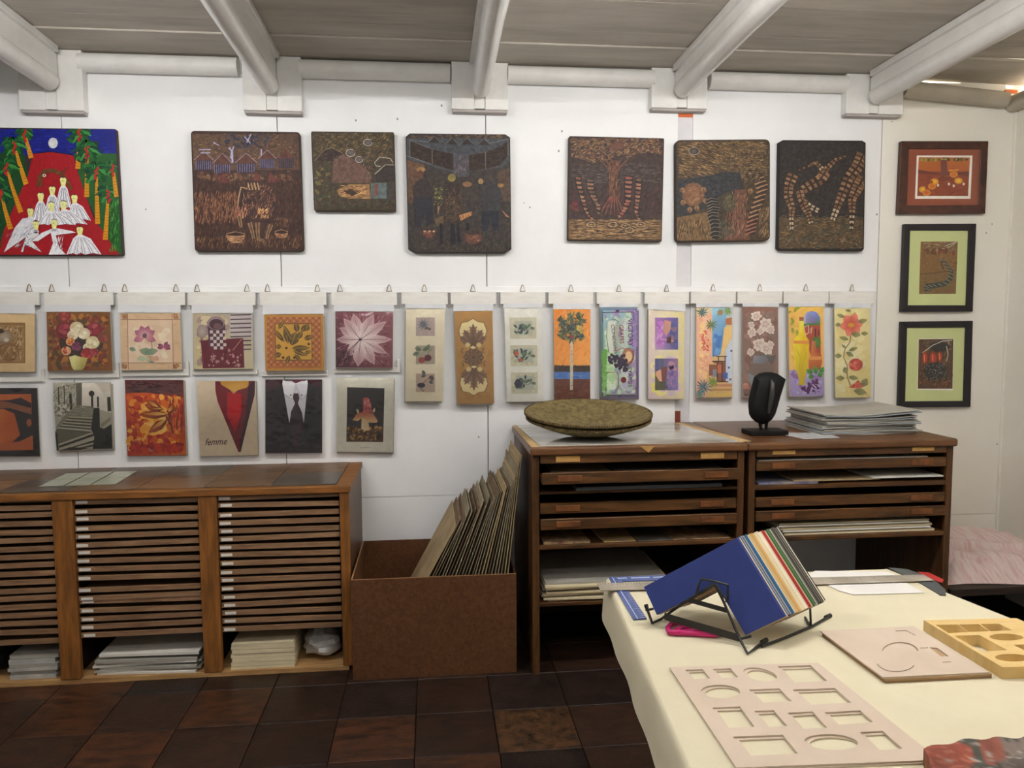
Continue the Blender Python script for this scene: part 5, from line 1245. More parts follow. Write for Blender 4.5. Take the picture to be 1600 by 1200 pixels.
# ---- hanging sleeved prints
HEAD = M('white_header_strip', (238,236,230), rough=.6, col2=(226,222,214), scale=10, stretch=(.6,3,3), bump=.12)
BRASS = M('brass_wire', (138,112,76), rough=.4, metal=.6)
STACKM = M('poster_stack_edge', (176,168,154), rough=.7, var=.12, scale=40, stretch=(.3,6,.3))
NAIL = M('nail_head', (104,96,90), rough=.5, metal=.4)
SLEEVE = film_mat('clear_sleeve', gloss=.25, rough=.10, bump=.45, scale=9, haze=.02)
PL = crop((0,430), 4.0); PM = crop((280,430), 4.0); PN = crop((620,430), 5.4545); PO = crop((840,430), 5.4545); PQ = crop((1070,430), 5.161)
def hung(label, hd, rings, P, quad, art, upper=True, backing=(214,206,188), tick=False, group='sleeved prints in the upper hanging row', seed=1):
    if upper: h0, h1, f0, f1 = WY-.012, WY-.036, WY-.0185, WY-.036
    else: h0, h1, f0, f1 = WY-.002, WY-.016, WY-.004, WY-.019
    x0, x1, y0, y1 = hd
    a, b = onY(x0, y0, h1), onY(x1, y1, h1)
    t = thing('hanging_print', ((a.x+b.x)/2, WY, a.z), label, 'hanging print', group)
    MB().box((a.x, h1, b.z), (b.x, h0, a.z)).build('header_strip', HEAD, t, bevel=.003)
    if tick: MB().box((b.x-.009, h1-.001, b.z), (b.x+.004, h0, a.z+.038)).build('end_hook', HEAD, t, bevel=.002)
    if upper:
        for rx in rings:
            p = onY(rx, y0, h1+.006); w, hh = .0125, .036
            tri = [(p.x-w, h1+.006, a.z+.002), (p.x-w*.35, h1+.006, a.z+hh*.85), (p.x, h1+.006, a.z+hh), (p.x+w*.35, h1+.006, a.z+hh*.85), (p.x+w, h1+.006, a.z+.002)]
            MB().tube(tri+[tri[0]], .0021, 6, cap=False).build('hanger_ring', BRASS, t, auto=60)
        for u in (.18, .83):
            if random.Random(seed+u).random() < .7:
                x = lerp(a.x, b.x, u); z = lerp(a.z, b.z, .45); MB().lathe([(.0001,-.001),(.0024,-.001),(.0024,.0)], (x, h1, z), 8, Matrix.Rotation(math.pi/2, 3, 'X')).build('nail', NAIL, t)
    Q = [onY(*P(*q), f1) for q in quad]; f = lambda p, y, dx=0, dz=0: Vector((p.x+dx, y, p.z+dz))
    # stack of mounted posters: front one and two offset ones behind
    MB().prism([f(p, f1) for p in Q], (0, (f0-f1)*.45, 0)).build('front_board', STACKM, t)
    r = random.Random(seed); dx, dz = r.uniform(-.006,.006), r.uniform(-.010,-.003)
    MB().prism([f(p, f1+(f0-f1)*.47, dx, dz) for p in Q], (0, (f0-f1)*.5, 0)).build('rear_boards', STACKM, t)
    A = Art(P, f1, seed); A.poly(quad, backing); A.box = (min(q[0] for q in quad)+1, min(q[1] for q in quad)+1, max(q[0] for q in quad)-1, max(q[1] for q in quad)-1, 0); art(A); A.build('picture', t, PRINT)
    if upper:
        mb = MB(); n = 16
        for i in range(n+1):
            u = i/n; x = lerp(Q[0].x-.004, Q[1].x+.004, u)
            for v in (0, .5, 1): z = lerp(b.z+.003, lerp(Q[0].z, Q[1].z, u)+.001, v); mb.v.append(Vector((x, f1-.0055-.0025*math.sin(11*u+seed+v)-.002*math.sin(29*u+2*v), z)))
        for i in range(n):
            for v in (0, 1): k = i*3+v; mb.f.append([k, k+1, k+4, k+3])
        mb.build('sleeve_glare_strip', film_mat('sleeve_painted_glare', gloss=.6, rough=.18, bump=.8, scale=30, haze=.8), t, smooth=True)  # white haze stands in for glints on the clear sleeve top
    # clear sleeve from the header down past the print
    s0 = [Vector((Q[0].x-.007, f1-.004, b.z+.004)), Vector((Q[1].x+.007, f1-.004, b.z+.004)), f(Q[2], f1-.003, .007, -.010), f(Q[3], f1-.003, -.007, -.010)]
    mb = MB(); n = 10
    for i in range(n+1):
        for j in range(n+1):
            u, v = i/n, j/n; p = s0[0].lerp(s0[1], u).lerp(s0[3].lerp(s0[2], u), v)
            top = max(0, 1-v*7); mb.v.append(Vector((p.x, p.y-.0015*math.sin(9*u+seed)*math.cos(5*v+seed)*(1-v)-top*.004*math.sin(14*u+seed)+top*.010, p.z)))
    for i in range(n):
        for j in range(n): k = i*(n+1)+j; mb.f.append([k, k+1, k+n+2, k+n+1])
    mb.build('clear_sleeve', SLEEVE, t, smooth=True)
    return t
# upper row, square prints
def pA(A):
    A.poly([(-100,295),(158,297),(158,550),(-100,550)], (158,118,62)); A.poly([(-90,310),(150,312),(150,540),(-90,540)], (178,140,84)); A.hatch(-88,314,146,536,420,34,60,50,6,[(196,164,112),(150,104,54),(126,92,58),(212,188,150)])
    A.ell(25,385,60,46,(196,180,158),(150,120,84)); A.ell(0,350,26,14,(72,58,46)); A.ell(40,405,16,12,(216,206,190)); A.line([(-60,430),(0,445),(60,430)],10,(120,84,50)); A.ell(60,480,60,60,(166,122,66),(150,108,60)); A.hatch(10,440,110,530,60,30,60,60,5,[(130,90,46),(200,170,120)])
hung('sepia animal print in a cream mount at the far left', (-58,60.5,456,477), [46], PL, [(-160,240),(216,240),(218,604),(-160,606)], pA, backing=(228,200,150), seed=11)
def pB(A):
    A.poly([(291,231),(687,231),(704,599),(298,599)], (134,84,36)); A.dabs(292,232,690,598,420,20,[(160,104,40),(112,60,30),(186,124,48),(96,72,42),(140,56,40),(148,96,60)], mask=lambda x,y: x < 680+(y-230)*.04)
    A.ell(510,415,140,105,(52,40,36),(70,50,38))
    for x,y,r,c in [(410,345,62,((150,44,56),(120,30,44),(176,70,80))),(590,340,52,((156,50,64),(130,36,48),(184,90,96))),(405,255,40,((168,60,52),(140,44,44),(186,90,70))),(480,330,44,((232,220,188),(214,196,150),(244,236,214))),(525,365,40,((236,226,196),(218,200,160),(246,240,222))),(455,375,34,((230,214,176),(240,230,204),(206,184,140))),(580,420,44,((232,222,182),(214,200,150),(244,238,214))),(545,450,26,((226,214,170),(240,232,204),(200,180,130))),(440,415,28,((218,130,62),(236,180,110),(200,100,44))),(415,472,30,((206,100,74),(232,190,140),(180,60,50))),(478,446,32,((120,52,84),(146,76,108),(92,36,64))),(545,490,40,((176,44,46),(146,30,38),(200,80,76))),(590,480,26,((150,40,56),(180,80,80),(120,30,44))),(650,390,40,((150,60,60),(120,80,50),(170,90,70)))]: A.rose(x,y,r,c)
    A.poly([(432,510),(470,500),(510,512),(550,516),(530,575),(515,592),(462,594),(448,570)], (222,214,140), [(232,226,160),(236,230,170),(214,204,120),(196,184,100),(180,168,90),(176,164,86),(206,198,130),(226,220,150)])
hung('square print of a bouquet of roses in a yellow vase', (67.5,177,456,477), [81,163], PL, [(290,230),(688,230),(705,600),(297,600)], pB, seed=12)
def pC(A):
    A.poly([(752,237),(1124,237),(1139,589),(758,593)], (220,190,152)); A.hatch(756,240,1128,588,200,90,0,4,12,[(224,196,160),(214,182,142)], var=5)
    for x,y in [(775,256),(1098,256),(778,570),(1098,568)]: A.dabs(x-24,y-22,x+24,y+22,16,12,[(176,122,84),(196,146,104),(160,104,72)])
    A.poly([(800,280),(1078,280),(1080,548),(802,548)], (228,204,176)); 
    for p in [[(798,240),(802,590)],[(1076,240),(1084,588)],[(755,278),(1128,278)],[(758,548),(1136,548)]]: A.line(p,3,(130,84,70))
    A.dabs(812,300,1070,540,60,26,[(234,212,188),(222,196,164),(236,222,196)])
    for a in (150,110,70,30,200,340): A.leaf(905,385,75,48,a,(212,150,158),(184,112,130))
    for a in (120,60,160): A.leaf(905,380,50,34,a,(218,176,180),(196,130,150))
    A.ell(905,378,14,16,(120,96,92)); A.line([(945,410),(952,450),(940,490)],5,(140,128,96))
    for a in (180,150,20,-10,60): A.leaf(1025,452,44,26,a,(176,96,120),(140,70,100))
    for x,y,l,w,a in [(870,470,90,50,-10),(990,470,90,44,190),(930,500,60,44,-60),(850,470,44,30,160)]: A.leaf(x,y,l,w,a,(150,164,130),(120,146,120))
    A.dabs(850,500,1010,545,26,16,[(206,150,120),(186,196,160),(214,170,140)])
hung('square beige print of pink lotus flowers with line border', (182,289,456,477), [195,275], PL, [(750,235),(1125,235),(1140,590),(757,595)], pC, seed=13)
def pD(A):
    A.quad([(89,239),(457,239),(465,584),(93,587)], [(196,180,150),(188,176,164),(206,194,160),(210,196,150)]); A.dabs(92,242,320,580,120,26,[(204,186,140),(176,150,140),(220,206,170),(150,120,116)])
    A.quad([(318,240),(456,240),(458,390),(320,390)], [(206,196,192),(196,184,182),(200,190,184),(204,194,190)])
    for k in range(9): A.line([(320,250+k*27),(450,246+k*27)],8,(86,62,70))
    A.poly([(135,408),(400,392),(408,578),(148,583)], (112,32,48)); A.hatch(140,400,402,578,160,40,60,50,5,[(128,40,56),(96,26,42)]); A.line([(395,395),(335,470)],4,(196,150,120))
    A.ell(145,350,34,42,(188,172,160),(160,140,136)); A.poly([(178,300),(285,300),(290,350),(270,460),(215,468),(185,440)], (92,56,72))
    for r in range(6):
        for c in range(5):
            if (r+c) % 2 == 0 and 345+r*20 < 465: A.rect(192+c*20+r,345+r*20,211+c*20+r,364+r*20,(220,206,196))
    A.ell(230,300,54,42,(206,190,184),(150,120,128)); A.ell(232,306,44,33,(84,48,60)); A.ell(240,318,26,18,(120,84,84))
    for x,y in [(235,540),(300,540),(312,470),(338,500),(215,520),(370,560),(270,520)]: A.ell(x,y,10,13,(196,160,150),(150,90,90),n=10)
    A.dabs(150,480,400,578,40,7,[(200,160,150),(84,20,36)])
hung('square print of a checkered jug on a wine-red table', (292.5,399,456,477), [308,386], PM, [(88,238),(458,238),(466,585),(92,588)], pD, seed=14)
def pE(A):
    A.poly([(531,246),(899,243),(907,594),(539,599)], (196,142,58)); A.poly([(548,262),(885,259),(890,578),(552,582)], (182,112,62))
    for r in range(16):
        for c in range(17):
            x, y = 556+c*20, 268+r*19.5
            if 590 < x < 832 and 296 < y < 536: continue
            A.ell(x,y,6,6,(208,156,90) if (r+c) % 2 else (150,84,60),n=6)
    A.poly([(597,302),(829,302),(833,531),(603,533)], (60,44,22)); A.poly([(601,306),(826,306),(829,527),(606,529)], (214,166,66))
    for x,y,l,w,a in [(680,430,120,40,100),(660,420,110,30,130),(700,440,90,70,70),(700,400,100,30,120),(740,360,70,40,100),(760,350,60,40,40),(780,400,60,36,20),(700,455,120,36,0),(710,470,100,30,-20),(640,450,40,30,170),(640,490,50,36,200),(690,500,60,30,-110),(720,490,70,26,-50),(620,340,70,26,60),(790,350,50,40,70),(740,400,60,36,60),(780,490,50,24,20)]:
        A.leaf(x,y,l,w,a,(92,72,36),(120,94,46)); A.line([(x,y),(x+l*.9*math.cos(math.radians(a)),y-l*.9*math.sin(math.radians(a)))],3,(200,152,60))
    for x,y in [(670,455),(640,400),(650,515),(720,515),(810,430)]: A.ell(x,y,9,8,(88,64,30))
hung('square golden print of a carved leaf scroll in a patterned border', (405,510,456,477), [418,496], PM, [(530,245),(900,242),(908,595),(538,600)], pE, seed=15)
def pF(A):
    A.quad([(976,226),(1337,229),(1334,579),(979,577)], [(120,62,74),(150,92,100),(140,76,84),(84,40,52)]); A.hatch(980,232,1332,575,700,40,lambda x,y: math.degrees(math.atan2(400-y,x-1132)),20,5,[(150,92,100),(110,52,66),(176,124,128)])
    for a,l,w in [(105,170,80),(62,180,80),(35,200,70),(0,200,60),(-28,190,60),(-60,180,80),(-95,170,90),(-130,150,60),(150,150,70),(180,150,60),(128,170,70)]:
        A.leaf(1132,402,l,w,a,(236,220,216),(206,170,172)); aa = math.radians(a); A.line([(1132,402),(1132+l*.9*math.cos(aa),402-l*.9*math.sin(aa))],4,(110,58,70),1)
        for k in range(9):
            q = .2+k*.08; bx,by = 1132+l*q*math.cos(aa),402-l*q*math.sin(aa)
            for sg in (40,-40): b2 = math.radians(a+sg); r = w*.34*math.sin(math.pi*q); A.line([(bx,by),(bx+r*math.cos(b2),by-r*math.sin(b2))],2,(170,120,126))
    A.line([(1132,402),(1070,460),(1000,500)],5,(70,36,48),2); A.ell(1132,402,9,9,(90,50,60))
    A.hatch(980,460,1090,575,120,50,60,30,6,[(96,46,58),(70,34,44)])
hung('square maroon print of a radiating palmate leaf', (517,620.5,456,477), [531,608], PM, [(975,225),(1338,228),(1335,580),(978,578)], pF, seed=16)
# lower row
G2 = 'sleeved prints in the lower hanging row'
def pA2(A):
    A.poly([(-128,706),(231,706),(249,1129),(-108,1131)], (42,36,38)); A.poly([(-110,745),(195,742),(208,1092),(-90,1098)], (196,104,52))
    A.poly([(-110,790),(60,780),(130,765),(195,800),(202,920),(205,1000),(120,1040),(-90,1060)], (50,42,44)); A.poly([(-110,780),(40,790),(195,830),(196,870),(60,830),(-110,840)], (150,92,60))
    A.poly([(-110,850),(20,835),(90,865),(105,920),(125,1000),(70,1050),(-90,1070)], (216,116,44), [(226,130,60),(214,120,50),(200,96,36),(216,112,44),(206,104,40),(190,90,36),(226,132,60)]); A.ell(182,922,16,24,(180,100,52))
hung('orange and black abstract print at the far left', (-50,68,590,596.5), [], PL, [(-130,705),(232,705),(250,1130),(-110,1132)], pA2, False, (40,36,38), True, G2, 21)
def pB2(A):
    A.poly([(331,673),(689,671),(704,1084),(357,1097)], (186,180,160)); A.hatch(335,675,500,900,300,26,60,60,6,[(214,208,190),(150,144,124),(110,104,88)])
    A.poly([(475,672),(690,672),(695,860),(560,820),(480,815)], (228,220,206)); A.poly([(475,675),(512,672),(512,815),(478,815)], (104,98,84)); A.poly([(590,672),(690,672),(690,740),(640,730),(612,690)], (206,196,180))
    for p,w in [([(365,700),(372,880)],8),([(400,690),(408,860)],6),([(440,740),(445,840)],16),([(575,735),(577,830)],14),([(612,760),(614,825)],12),([(680,760),(684,850)],22)]: A.line(p,w,(54,50,42))
    A.ell(573,740,18,18,(46,42,36)); A.poly([(645,735),(690,722),(690,760),(650,765)], (216,210,196)); A.dabs(340,800,450,890,30,12,[(220,214,196),(120,112,96)])
    A.poly([(480,815),(565,818),(620,880),(590,960),(350,950),(400,880)], (142,136,112)); A.hatch(400,820,600,880,70,40,0,10,4,[(120,114,92),(166,160,136)], mask=lambda x,y: x > 480-(y-815))
    for k in range(6): y = 885+k*17; A.line([(430-k*16,y),(590-k*3,y+8+k*3)],5,(204,198,174)); A.line([(424-k*16,y+9),(590-k*3,y+18+k*3)],7,(74,68,54))
    A.poly([(350,960),(570,985),(360,1060)], (112,106,84)); 
    for p in [[(365,1060),(580,985)],[(375,1090),(600,1020)],[(420,1092),(605,1045)]]: A.line(p,10,(196,188,160)); A.line([(q[0]+4,q[1]+13) for q in p],14,(50,44,36))
    A.poly([(586,830),(622,828),(625,950),(650,960),(698,930),(703,1083),(580,1086),(590,1010),(570,960)], (38,34,30)); A.poly([(630,930),(690,885),(694,905),(635,955)], (150,144,120)); A.line([(352,985),(362,1095)],14,(44,38,32)); A.poly([(370,1095),(440,1075),(560,1080),(500,1092)], (60,54,44))
hung('black and white print of old stone stairs in a lane', (75,185,580,590), [], PL, [(330,672),(690,670),(705,1085),(357,1098)], pB2, False, (170,164,146), True, G2, 22)
def pC2(A):
    A.quad([(781,656),(1144,656),(1164,1124),(798,1129)], [(82,50,50),(90,56,58),(196,70,24),(190,50,20)]); A.poly([(782,740),(900,730),(1000,745),(1147,760),(1163,1123),(797,1128)], (216,96,26), [(206,84,26),(216,96,34),(200,70,30),(186,56,30),(214,110,30),(190,50,22)])
    A.dabs(785,735,1150,1120,300,26,[(226,116,30),(240,160,50),(200,64,24),(214,90,26),(180,44,22),(246,190,80)], mask=lambda x,y: y > 745); A.dabs(860,800,1060,1010,90,30,[(250,200,90),(244,174,60),(252,214,120)]); A.dabs(785,1040,1155,1120,90,24,[(184,40,26),(206,60,28),(160,34,30)])
    A.hatch(1050,760,1150,1000,120,80,86,8,9,[(196,60,28),(226,110,40),(150,50,36)]); A.hatch(785,660,1142,735,120,60,0,20,10,[(78,48,52),(100,62,60),(64,42,46)])
    for x,y,l,w,a in [(1020,840,120,64,165),(1060,870,200,56,180),(1050,900,150,60,215),(1060,860,60,50,60),(1000,830,100,50,150)]: A.leaf(x,y,l,w,a,(126,50,22),(176,84,30)); A.leaf(x-6,y-4,l*.8,w*.4,a,(232,180,90),(206,130,50))
    A.line([(1040,880),(1072,940),(1080,990)],10,(120,50,24)); A.line([(932,1080),(938,1098),(950,1090),(944,1100),(958,1098)],3,(226,206,190))
hung('fiery orange print of a curled bronze flower', (190,294,578,587), [], PL, [(780,655),(1145,655),(1165,1125),(797,1130)], pC2, False, (190,80,30), True, G2, 23)
def pD2(A):
    A.poly([(225,663),(440,661),(474,661),(472,740),(385,1104),(370,1106),(240,790),(226,720)], (150,22,30), [(110,24,46),(120,40,46),(80,40,56),(70,30,44),(60,20,34),(120,24,34),(170,20,28),(130,24,40)])
    A.poly([(300,730),(390,740),(388,860),(350,980),(300,880)], (196,20,30), [(176,24,36),(190,24,32),(206,22,28),(180,18,26),(190,20,28)]); A.poly([(432,690),(474,662),(472,745),(384,1100),(376,1060),(420,860)], (66,36,46))
    A.poly([(256,663),(435,661),(434,690),(420,704),(365,718),(340,744),(318,716),(262,684)], (206,160,70), [(190,140,54),(196,150,60),(176,124,56),(200,150,70),(222,184,100),(180,130,70),(214,170,80),(196,146,60)])
    A.text('femme', 160, 1062, 58, (96,70,62), -2, .35, .86)
hung('cream print of a red dress neckline with the word femme', (300,402.5,578,585), [], PM, [(108,660),(478,660),(493,1125),(130,1132)], pD2, False, (222,204,176), False, G2, 24)
def pE2(A):
    A.poly([(539,653),(892,653),(892,1109),(539,1111)], (48,40,44)); A.dabs(542,680,892,1105,120,40,[(44,38,40),(56,48,50),(40,34,38)]); A.poly([(540,654),(645,654),(640,690),(560,720),(540,700)], (70,38,44)); A.poly([(805,654),(891,654),(891,700),(820,690)], (70,38,44))
    A.poly([(648,660),(800,660),(805,760),(778,930),(690,930),(648,760)], (214,212,216)); A.poly([(692,930),(780,930),(770,1040),(740,1108),(705,1040)], (60,40,48))
    A.poly([(648,655),(690,668),(728,676),(712,778),(650,738),(643,690)], (232,230,232)); A.poly([(800,655),(762,668),(726,676),(765,778),(806,735),(808,690)], (228,226,230)); A.line([(645,738),(712,778),(728,678),(765,778),(808,735)],3,(110,106,114)); A.poly([(690,653),(785,653),(728,676)], (96,50,62))
    A.poly([(715,738),(745,738),(752,770),(742,800),(768,860),(780,930),(738,938),(688,930),(700,850),(724,800),(710,765)], (70,46,54), [(90,62,70),(84,56,64),(60,40,48),(50,34,42),(76,50,60),(60,40,50),(56,38,46),(66,44,52),(84,58,66),(50,34,42),(66,44,52)])
    A.poly([(640,656),(690,930),(705,1040),(660,960),(600,760)], (38,32,36)); A.poly([(806,656),(778,930),(770,1040),(830,930),(860,720)], (38,32,36)); 
    for x in (697,767): A.ell(x,750,5,5,(60,54,58),n=8)
hung('print of a dark suit with white collar and tie', (408,512,580,587), [], PM, [(538,652),(893,652),(893,1110),(538,1112)], pE2, False, (46,40,44), False, G2, 25)
def pF2(A):
    A.poly([(1050,700),(1283,706),(1275,1043),(1045,1041)], (52,44,42)); A.poly([(1046,950),(1277,950),(1275,1042),(1045,1040)], (92,66,40)); A.dabs(1048,935,1276,1040,120,12,[(150,100,44),(84,60,36),(186,140,70),(60,44,30),(120,84,40)])
    A.poly([(1140,895),(1180,895),(1190,968),(1160,972),(1138,960)], (226,206,160), [(216,190,140),(200,170,120),(220,196,150),(236,220,180),(226,206,160)])
    A.poly([(1082,905),(1110,865),(1160,850),(1210,862),(1242,910),(1235,922),(1190,922),(1160,895),(1140,895),(1115,912)], (196,130,84), [(196,150,100),(176,90,64),(186,84,64),(180,92,66),(206,150,104),(226,190,140),(216,176,120),(196,150,100),(196,150,100),(216,180,130)])
    A.poly([(1150,790),(1175,775),(1200,800),(1205,855),(1150,852)], (176,84,84)); A.ell(1168,780,22,18,(196,104,92),(160,60,60)); A.dabs(1146,770,1206,850,26,10,[(206,124,120),(150,60,64),(186,96,96)]); A.leaf(1122,866,34,16,110,(196,176,140)); A.leaf(1212,860,34,16,70,(196,176,140)); A.line([(1128,1078),(1198,1076)],6,(206,198,184))
hung('print of a toadstool with a pink figure, wide cream mount', (521,623.5,575,582), [], PM, [(985,642),(1343,640),(1335,1107),(980,1103)], pF2, False, (228,224,208), True, G2, 26)
# narrow tall prints
G3 = 'narrow sleeved prints in a row'
def pg1(A):
    for y, c in [(360,(186,168,160)),(600,(176,164,144)),(838,(196,172,152))]: A.rect(163,y,325,y+158,c); A.dabs(165,y+2,323,y+156,30,16,[tuple(v+8 for v in c),tuple(v-8 for v in c)])
    for a in range(0,360,36): A.leaf(225,420,52,16,a,(110,116,124),(140,140,140))
    A.line([(215,400),(270,460)],4,(96,92,90)); A.dabs(235,440,295,480,9,9,[(96,70,62),(110,96,92)])
    for x,y,a in [(210,640,160),(220,640,20),(250,640,60),(190,660,200)]: A.leaf(x,y,60,36,a,(92,112,88),(120,132,104))
    A.ell(212,724,28,25,(176,84,62),(150,60,54)); A.ell(265,705,30,28,(112,44,56),(90,34,46)); A.line([(265,680),(268,650),(300,630)],4,(96,80,60)); A.line([(240,720),(245,745)],4,(80,60,50))
    A.ell(208,938,34,22,(66,62,84),(50,48,64)); 
    for x,y,a in [(250,850,200),(270,880,30),(270,900,-30),(290,905,60),(240,850,120)]: A.leaf(x,y,46,30,a,(104,104,96),(80,84,84))
    A.line([(215,930),(290,860)],4,(84,70,64)); A.line([(200,965),(230,990)],5,(70,60,60)); A.ell(285,880,10,8,(150,70,70))
hung('narrow cream print with three small fruit pictures', (627,699.7,456,475.5), [663], PN, [(78,285),(412,285),(393,1075),(72,1075)], pg1, backing=(232,222,196), group=G3, seed=31)
def pg2(A):
    A.dabs(492,315,826,1090,60,50,[(188,146,86),(180,136,76)], mask=lambda x,y: True)
    for fl in (0, 1):
        f = (lambda x, y: (x, y)) if not fl else (lambda x, y: (x+8, 1396-y))
        out = [(648,365),(690,392),(745,402),(772,470),(740,570),(705,610),(650,640),(598,610),(545,560),(525,470),(550,402),(605,392)]
        A.poly([f(*p) for p in out], (120,84,52)); A.poly([f(648+(x-648)*.95,500+(y-500)*.95) for x,y in out], (232,216,164))
        for a,l in [(90,190),(120,160),(60,160),(145,140),(35,140),(165,90),(15,90)]:
            x,y = f(650,600); sg = 1 if not fl else -1; A.leaf(x,y,l,62,sg*a,(118,90,72),(136,106,84))
            for q in (.45,.62,.8):
                for dv in (38,-38): A.leaf(x+l*q*.8*math.cos(math.radians(a)),y-sg*l*q*.8*math.sin(math.radians(a)),l*.30,18,sg*(a+dv),(128,98,78),(150,118,94))
            A.line([(x,y),(x+l*.9*math.cos(math.radians(a)),y-sg*l*.9*math.sin(math.radians(a)))],3,(92,68,54))
        for x,y in [(604,596),(700,596)]: p = f(x,y); A.ell(p[0],p[1],24,22,(226,206,150),(206,180,120))
        for x in (562,745):
            A.line([f(x,620),f(x-14,650),f(x,668),f(x+10,650)],12,(128,96,66),4)
    A.ell(655,700,80,72,(140,108,80),(120,92,70))
    for r,n in ((66,10),(42,8),(22,6)):
        for k in range(n): a = 2*math.pi*k/n+r; A.ell(655+r*math.cos(a),700+r*.85*math.sin(a),r*.34,r*.26,(156,124,92),(104,78,60),rot=a,n=10)
    A.ell(655,700,12,11,(96,70,54))
hung('narrow tan print of a carved acanthus and rose ornament', (703.8,775.5,456,475.5), [739], PN, [(490,308),(815,303),(830,1092),(515,1098)], pg2, backing=(186,142,82), group=G3, seed=32)
def pg3(A):
    for y, k in [(362,0),(597,1),(830,2)]:
        x0 = 960+k*6; A.poly([(x0,y),(x0+230,y-2),(x0+230,y+178),(x0+6,y+180)], (206,202,178)); A.dabs(x0+4,y+2,x0+226,y+176,50,16,[(214,208,182),(190,186,158),(210,190,170)]); A.poly([(x0+45,y+30),(x0+195,y+28),(x0+195,y+145),(x0+50,y+148)], (184,188,172))
        for j in range(16):
            xx, yy = x0+40+A.r.uniform(0,110), y+60+A.r.uniform(0,90); A.leaf(xx,yy,44,18,A.r.uniform(20,160),[(74,92,84),(96,116,100),(60,76,80)][j % 3])
        for j in range(4): A.leaf(x0+120+j*18,y+95-j*4,46,26,60+80*(j % 2)*(-1 if j > 1 else 1),(92,116,92),(116,136,106))
        A.line([(x0+90,y+110),(x0+215,y+85)],4,(110,88,74))
        if k == 1: A.ell(x0+55,y+70,18,22,(206,96,70)); A.ell(x0+90,y+125,16,14,(196,104,80))
        if k == 2: A.ell(x0+62,y+92,30,38,(66,64,84),(54,54,70))
hung('narrow white print with three green leaf pictures', (781.7,852,456,475), [816.5], PN, [(915,278),(1233,283),(1250,1075),(938,1080)], pg3, backing=(232,230,220), group=G3, seed=33)
def pg4(A):
    A.quad([(140,291),(449,291),(447,775),(141,775)], [(226,140,58),(232,152,70),(236,172,90),(230,160,80)]); A.hatch(142,295,446,770,160,50,70,30,10,[(236,160,76),(224,140,60),(240,176,96)], var=6)
    A.rect(141,770,447,828,(74,58,50)); A.hatch(142,760,446,828,180,26,88,12,5,[(60,50,50),(84,64,52)]); A.rect(141,824,447,886,(84,124,186)); A.hatch(142,828,446,884,80,50,0,5,6,[(96,138,198),(70,108,172)]); A.poly([(141,884),(447,884),(447,1060),(142,1062)], (112,62,48)); A.hatch(142,890,446,1058,180,40,5,20,6,[(124,70,52),(98,54,46),(134,84,62)])
    A.poly([(278,520),(302,520),(300,978),(276,978)], (212,200,176)); A.hatch(277,540,301,975,70,18,20,40,4,[(140,116,100),(230,220,200),(110,90,84)])
    for cx,cy,r,n in [(215,400,60,60),(290,360,60,60),(360,390,60,60),(230,480,60,60),(340,490,64,60),(290,440,70,70),(205,520,44,40),(370,520,44,40),(290,530,60,40),(350,340,44,40)]:
        for k in range(n//2): a = A.r.uniform(0,360); A.leaf(cx,cy,r*A.r.uniform(.6,1.1),14,a,A.r.choice([(74,82,66),(96,104,76),(56,66,70),(120,120,80),(70,90,110)]),A.r.choice([(150,146,96),(90,100,80),(60,70,66)]))
    A.dabs(320,420,390,500,26,12,[(206,190,110),(196,160,80)]); A.line([(302,970),(350,950),(410,900)],8,(84,48,44),3); A.ell(288,525,12,14,(170,60,70))
hung('narrow print of a tall palm on an orange sky', (857,927,456,475), [892], PO, [(138,290),(450,290),(449,1061),(141,1063)], pg4, backing=(226,150,70), group=G3, seed=34)
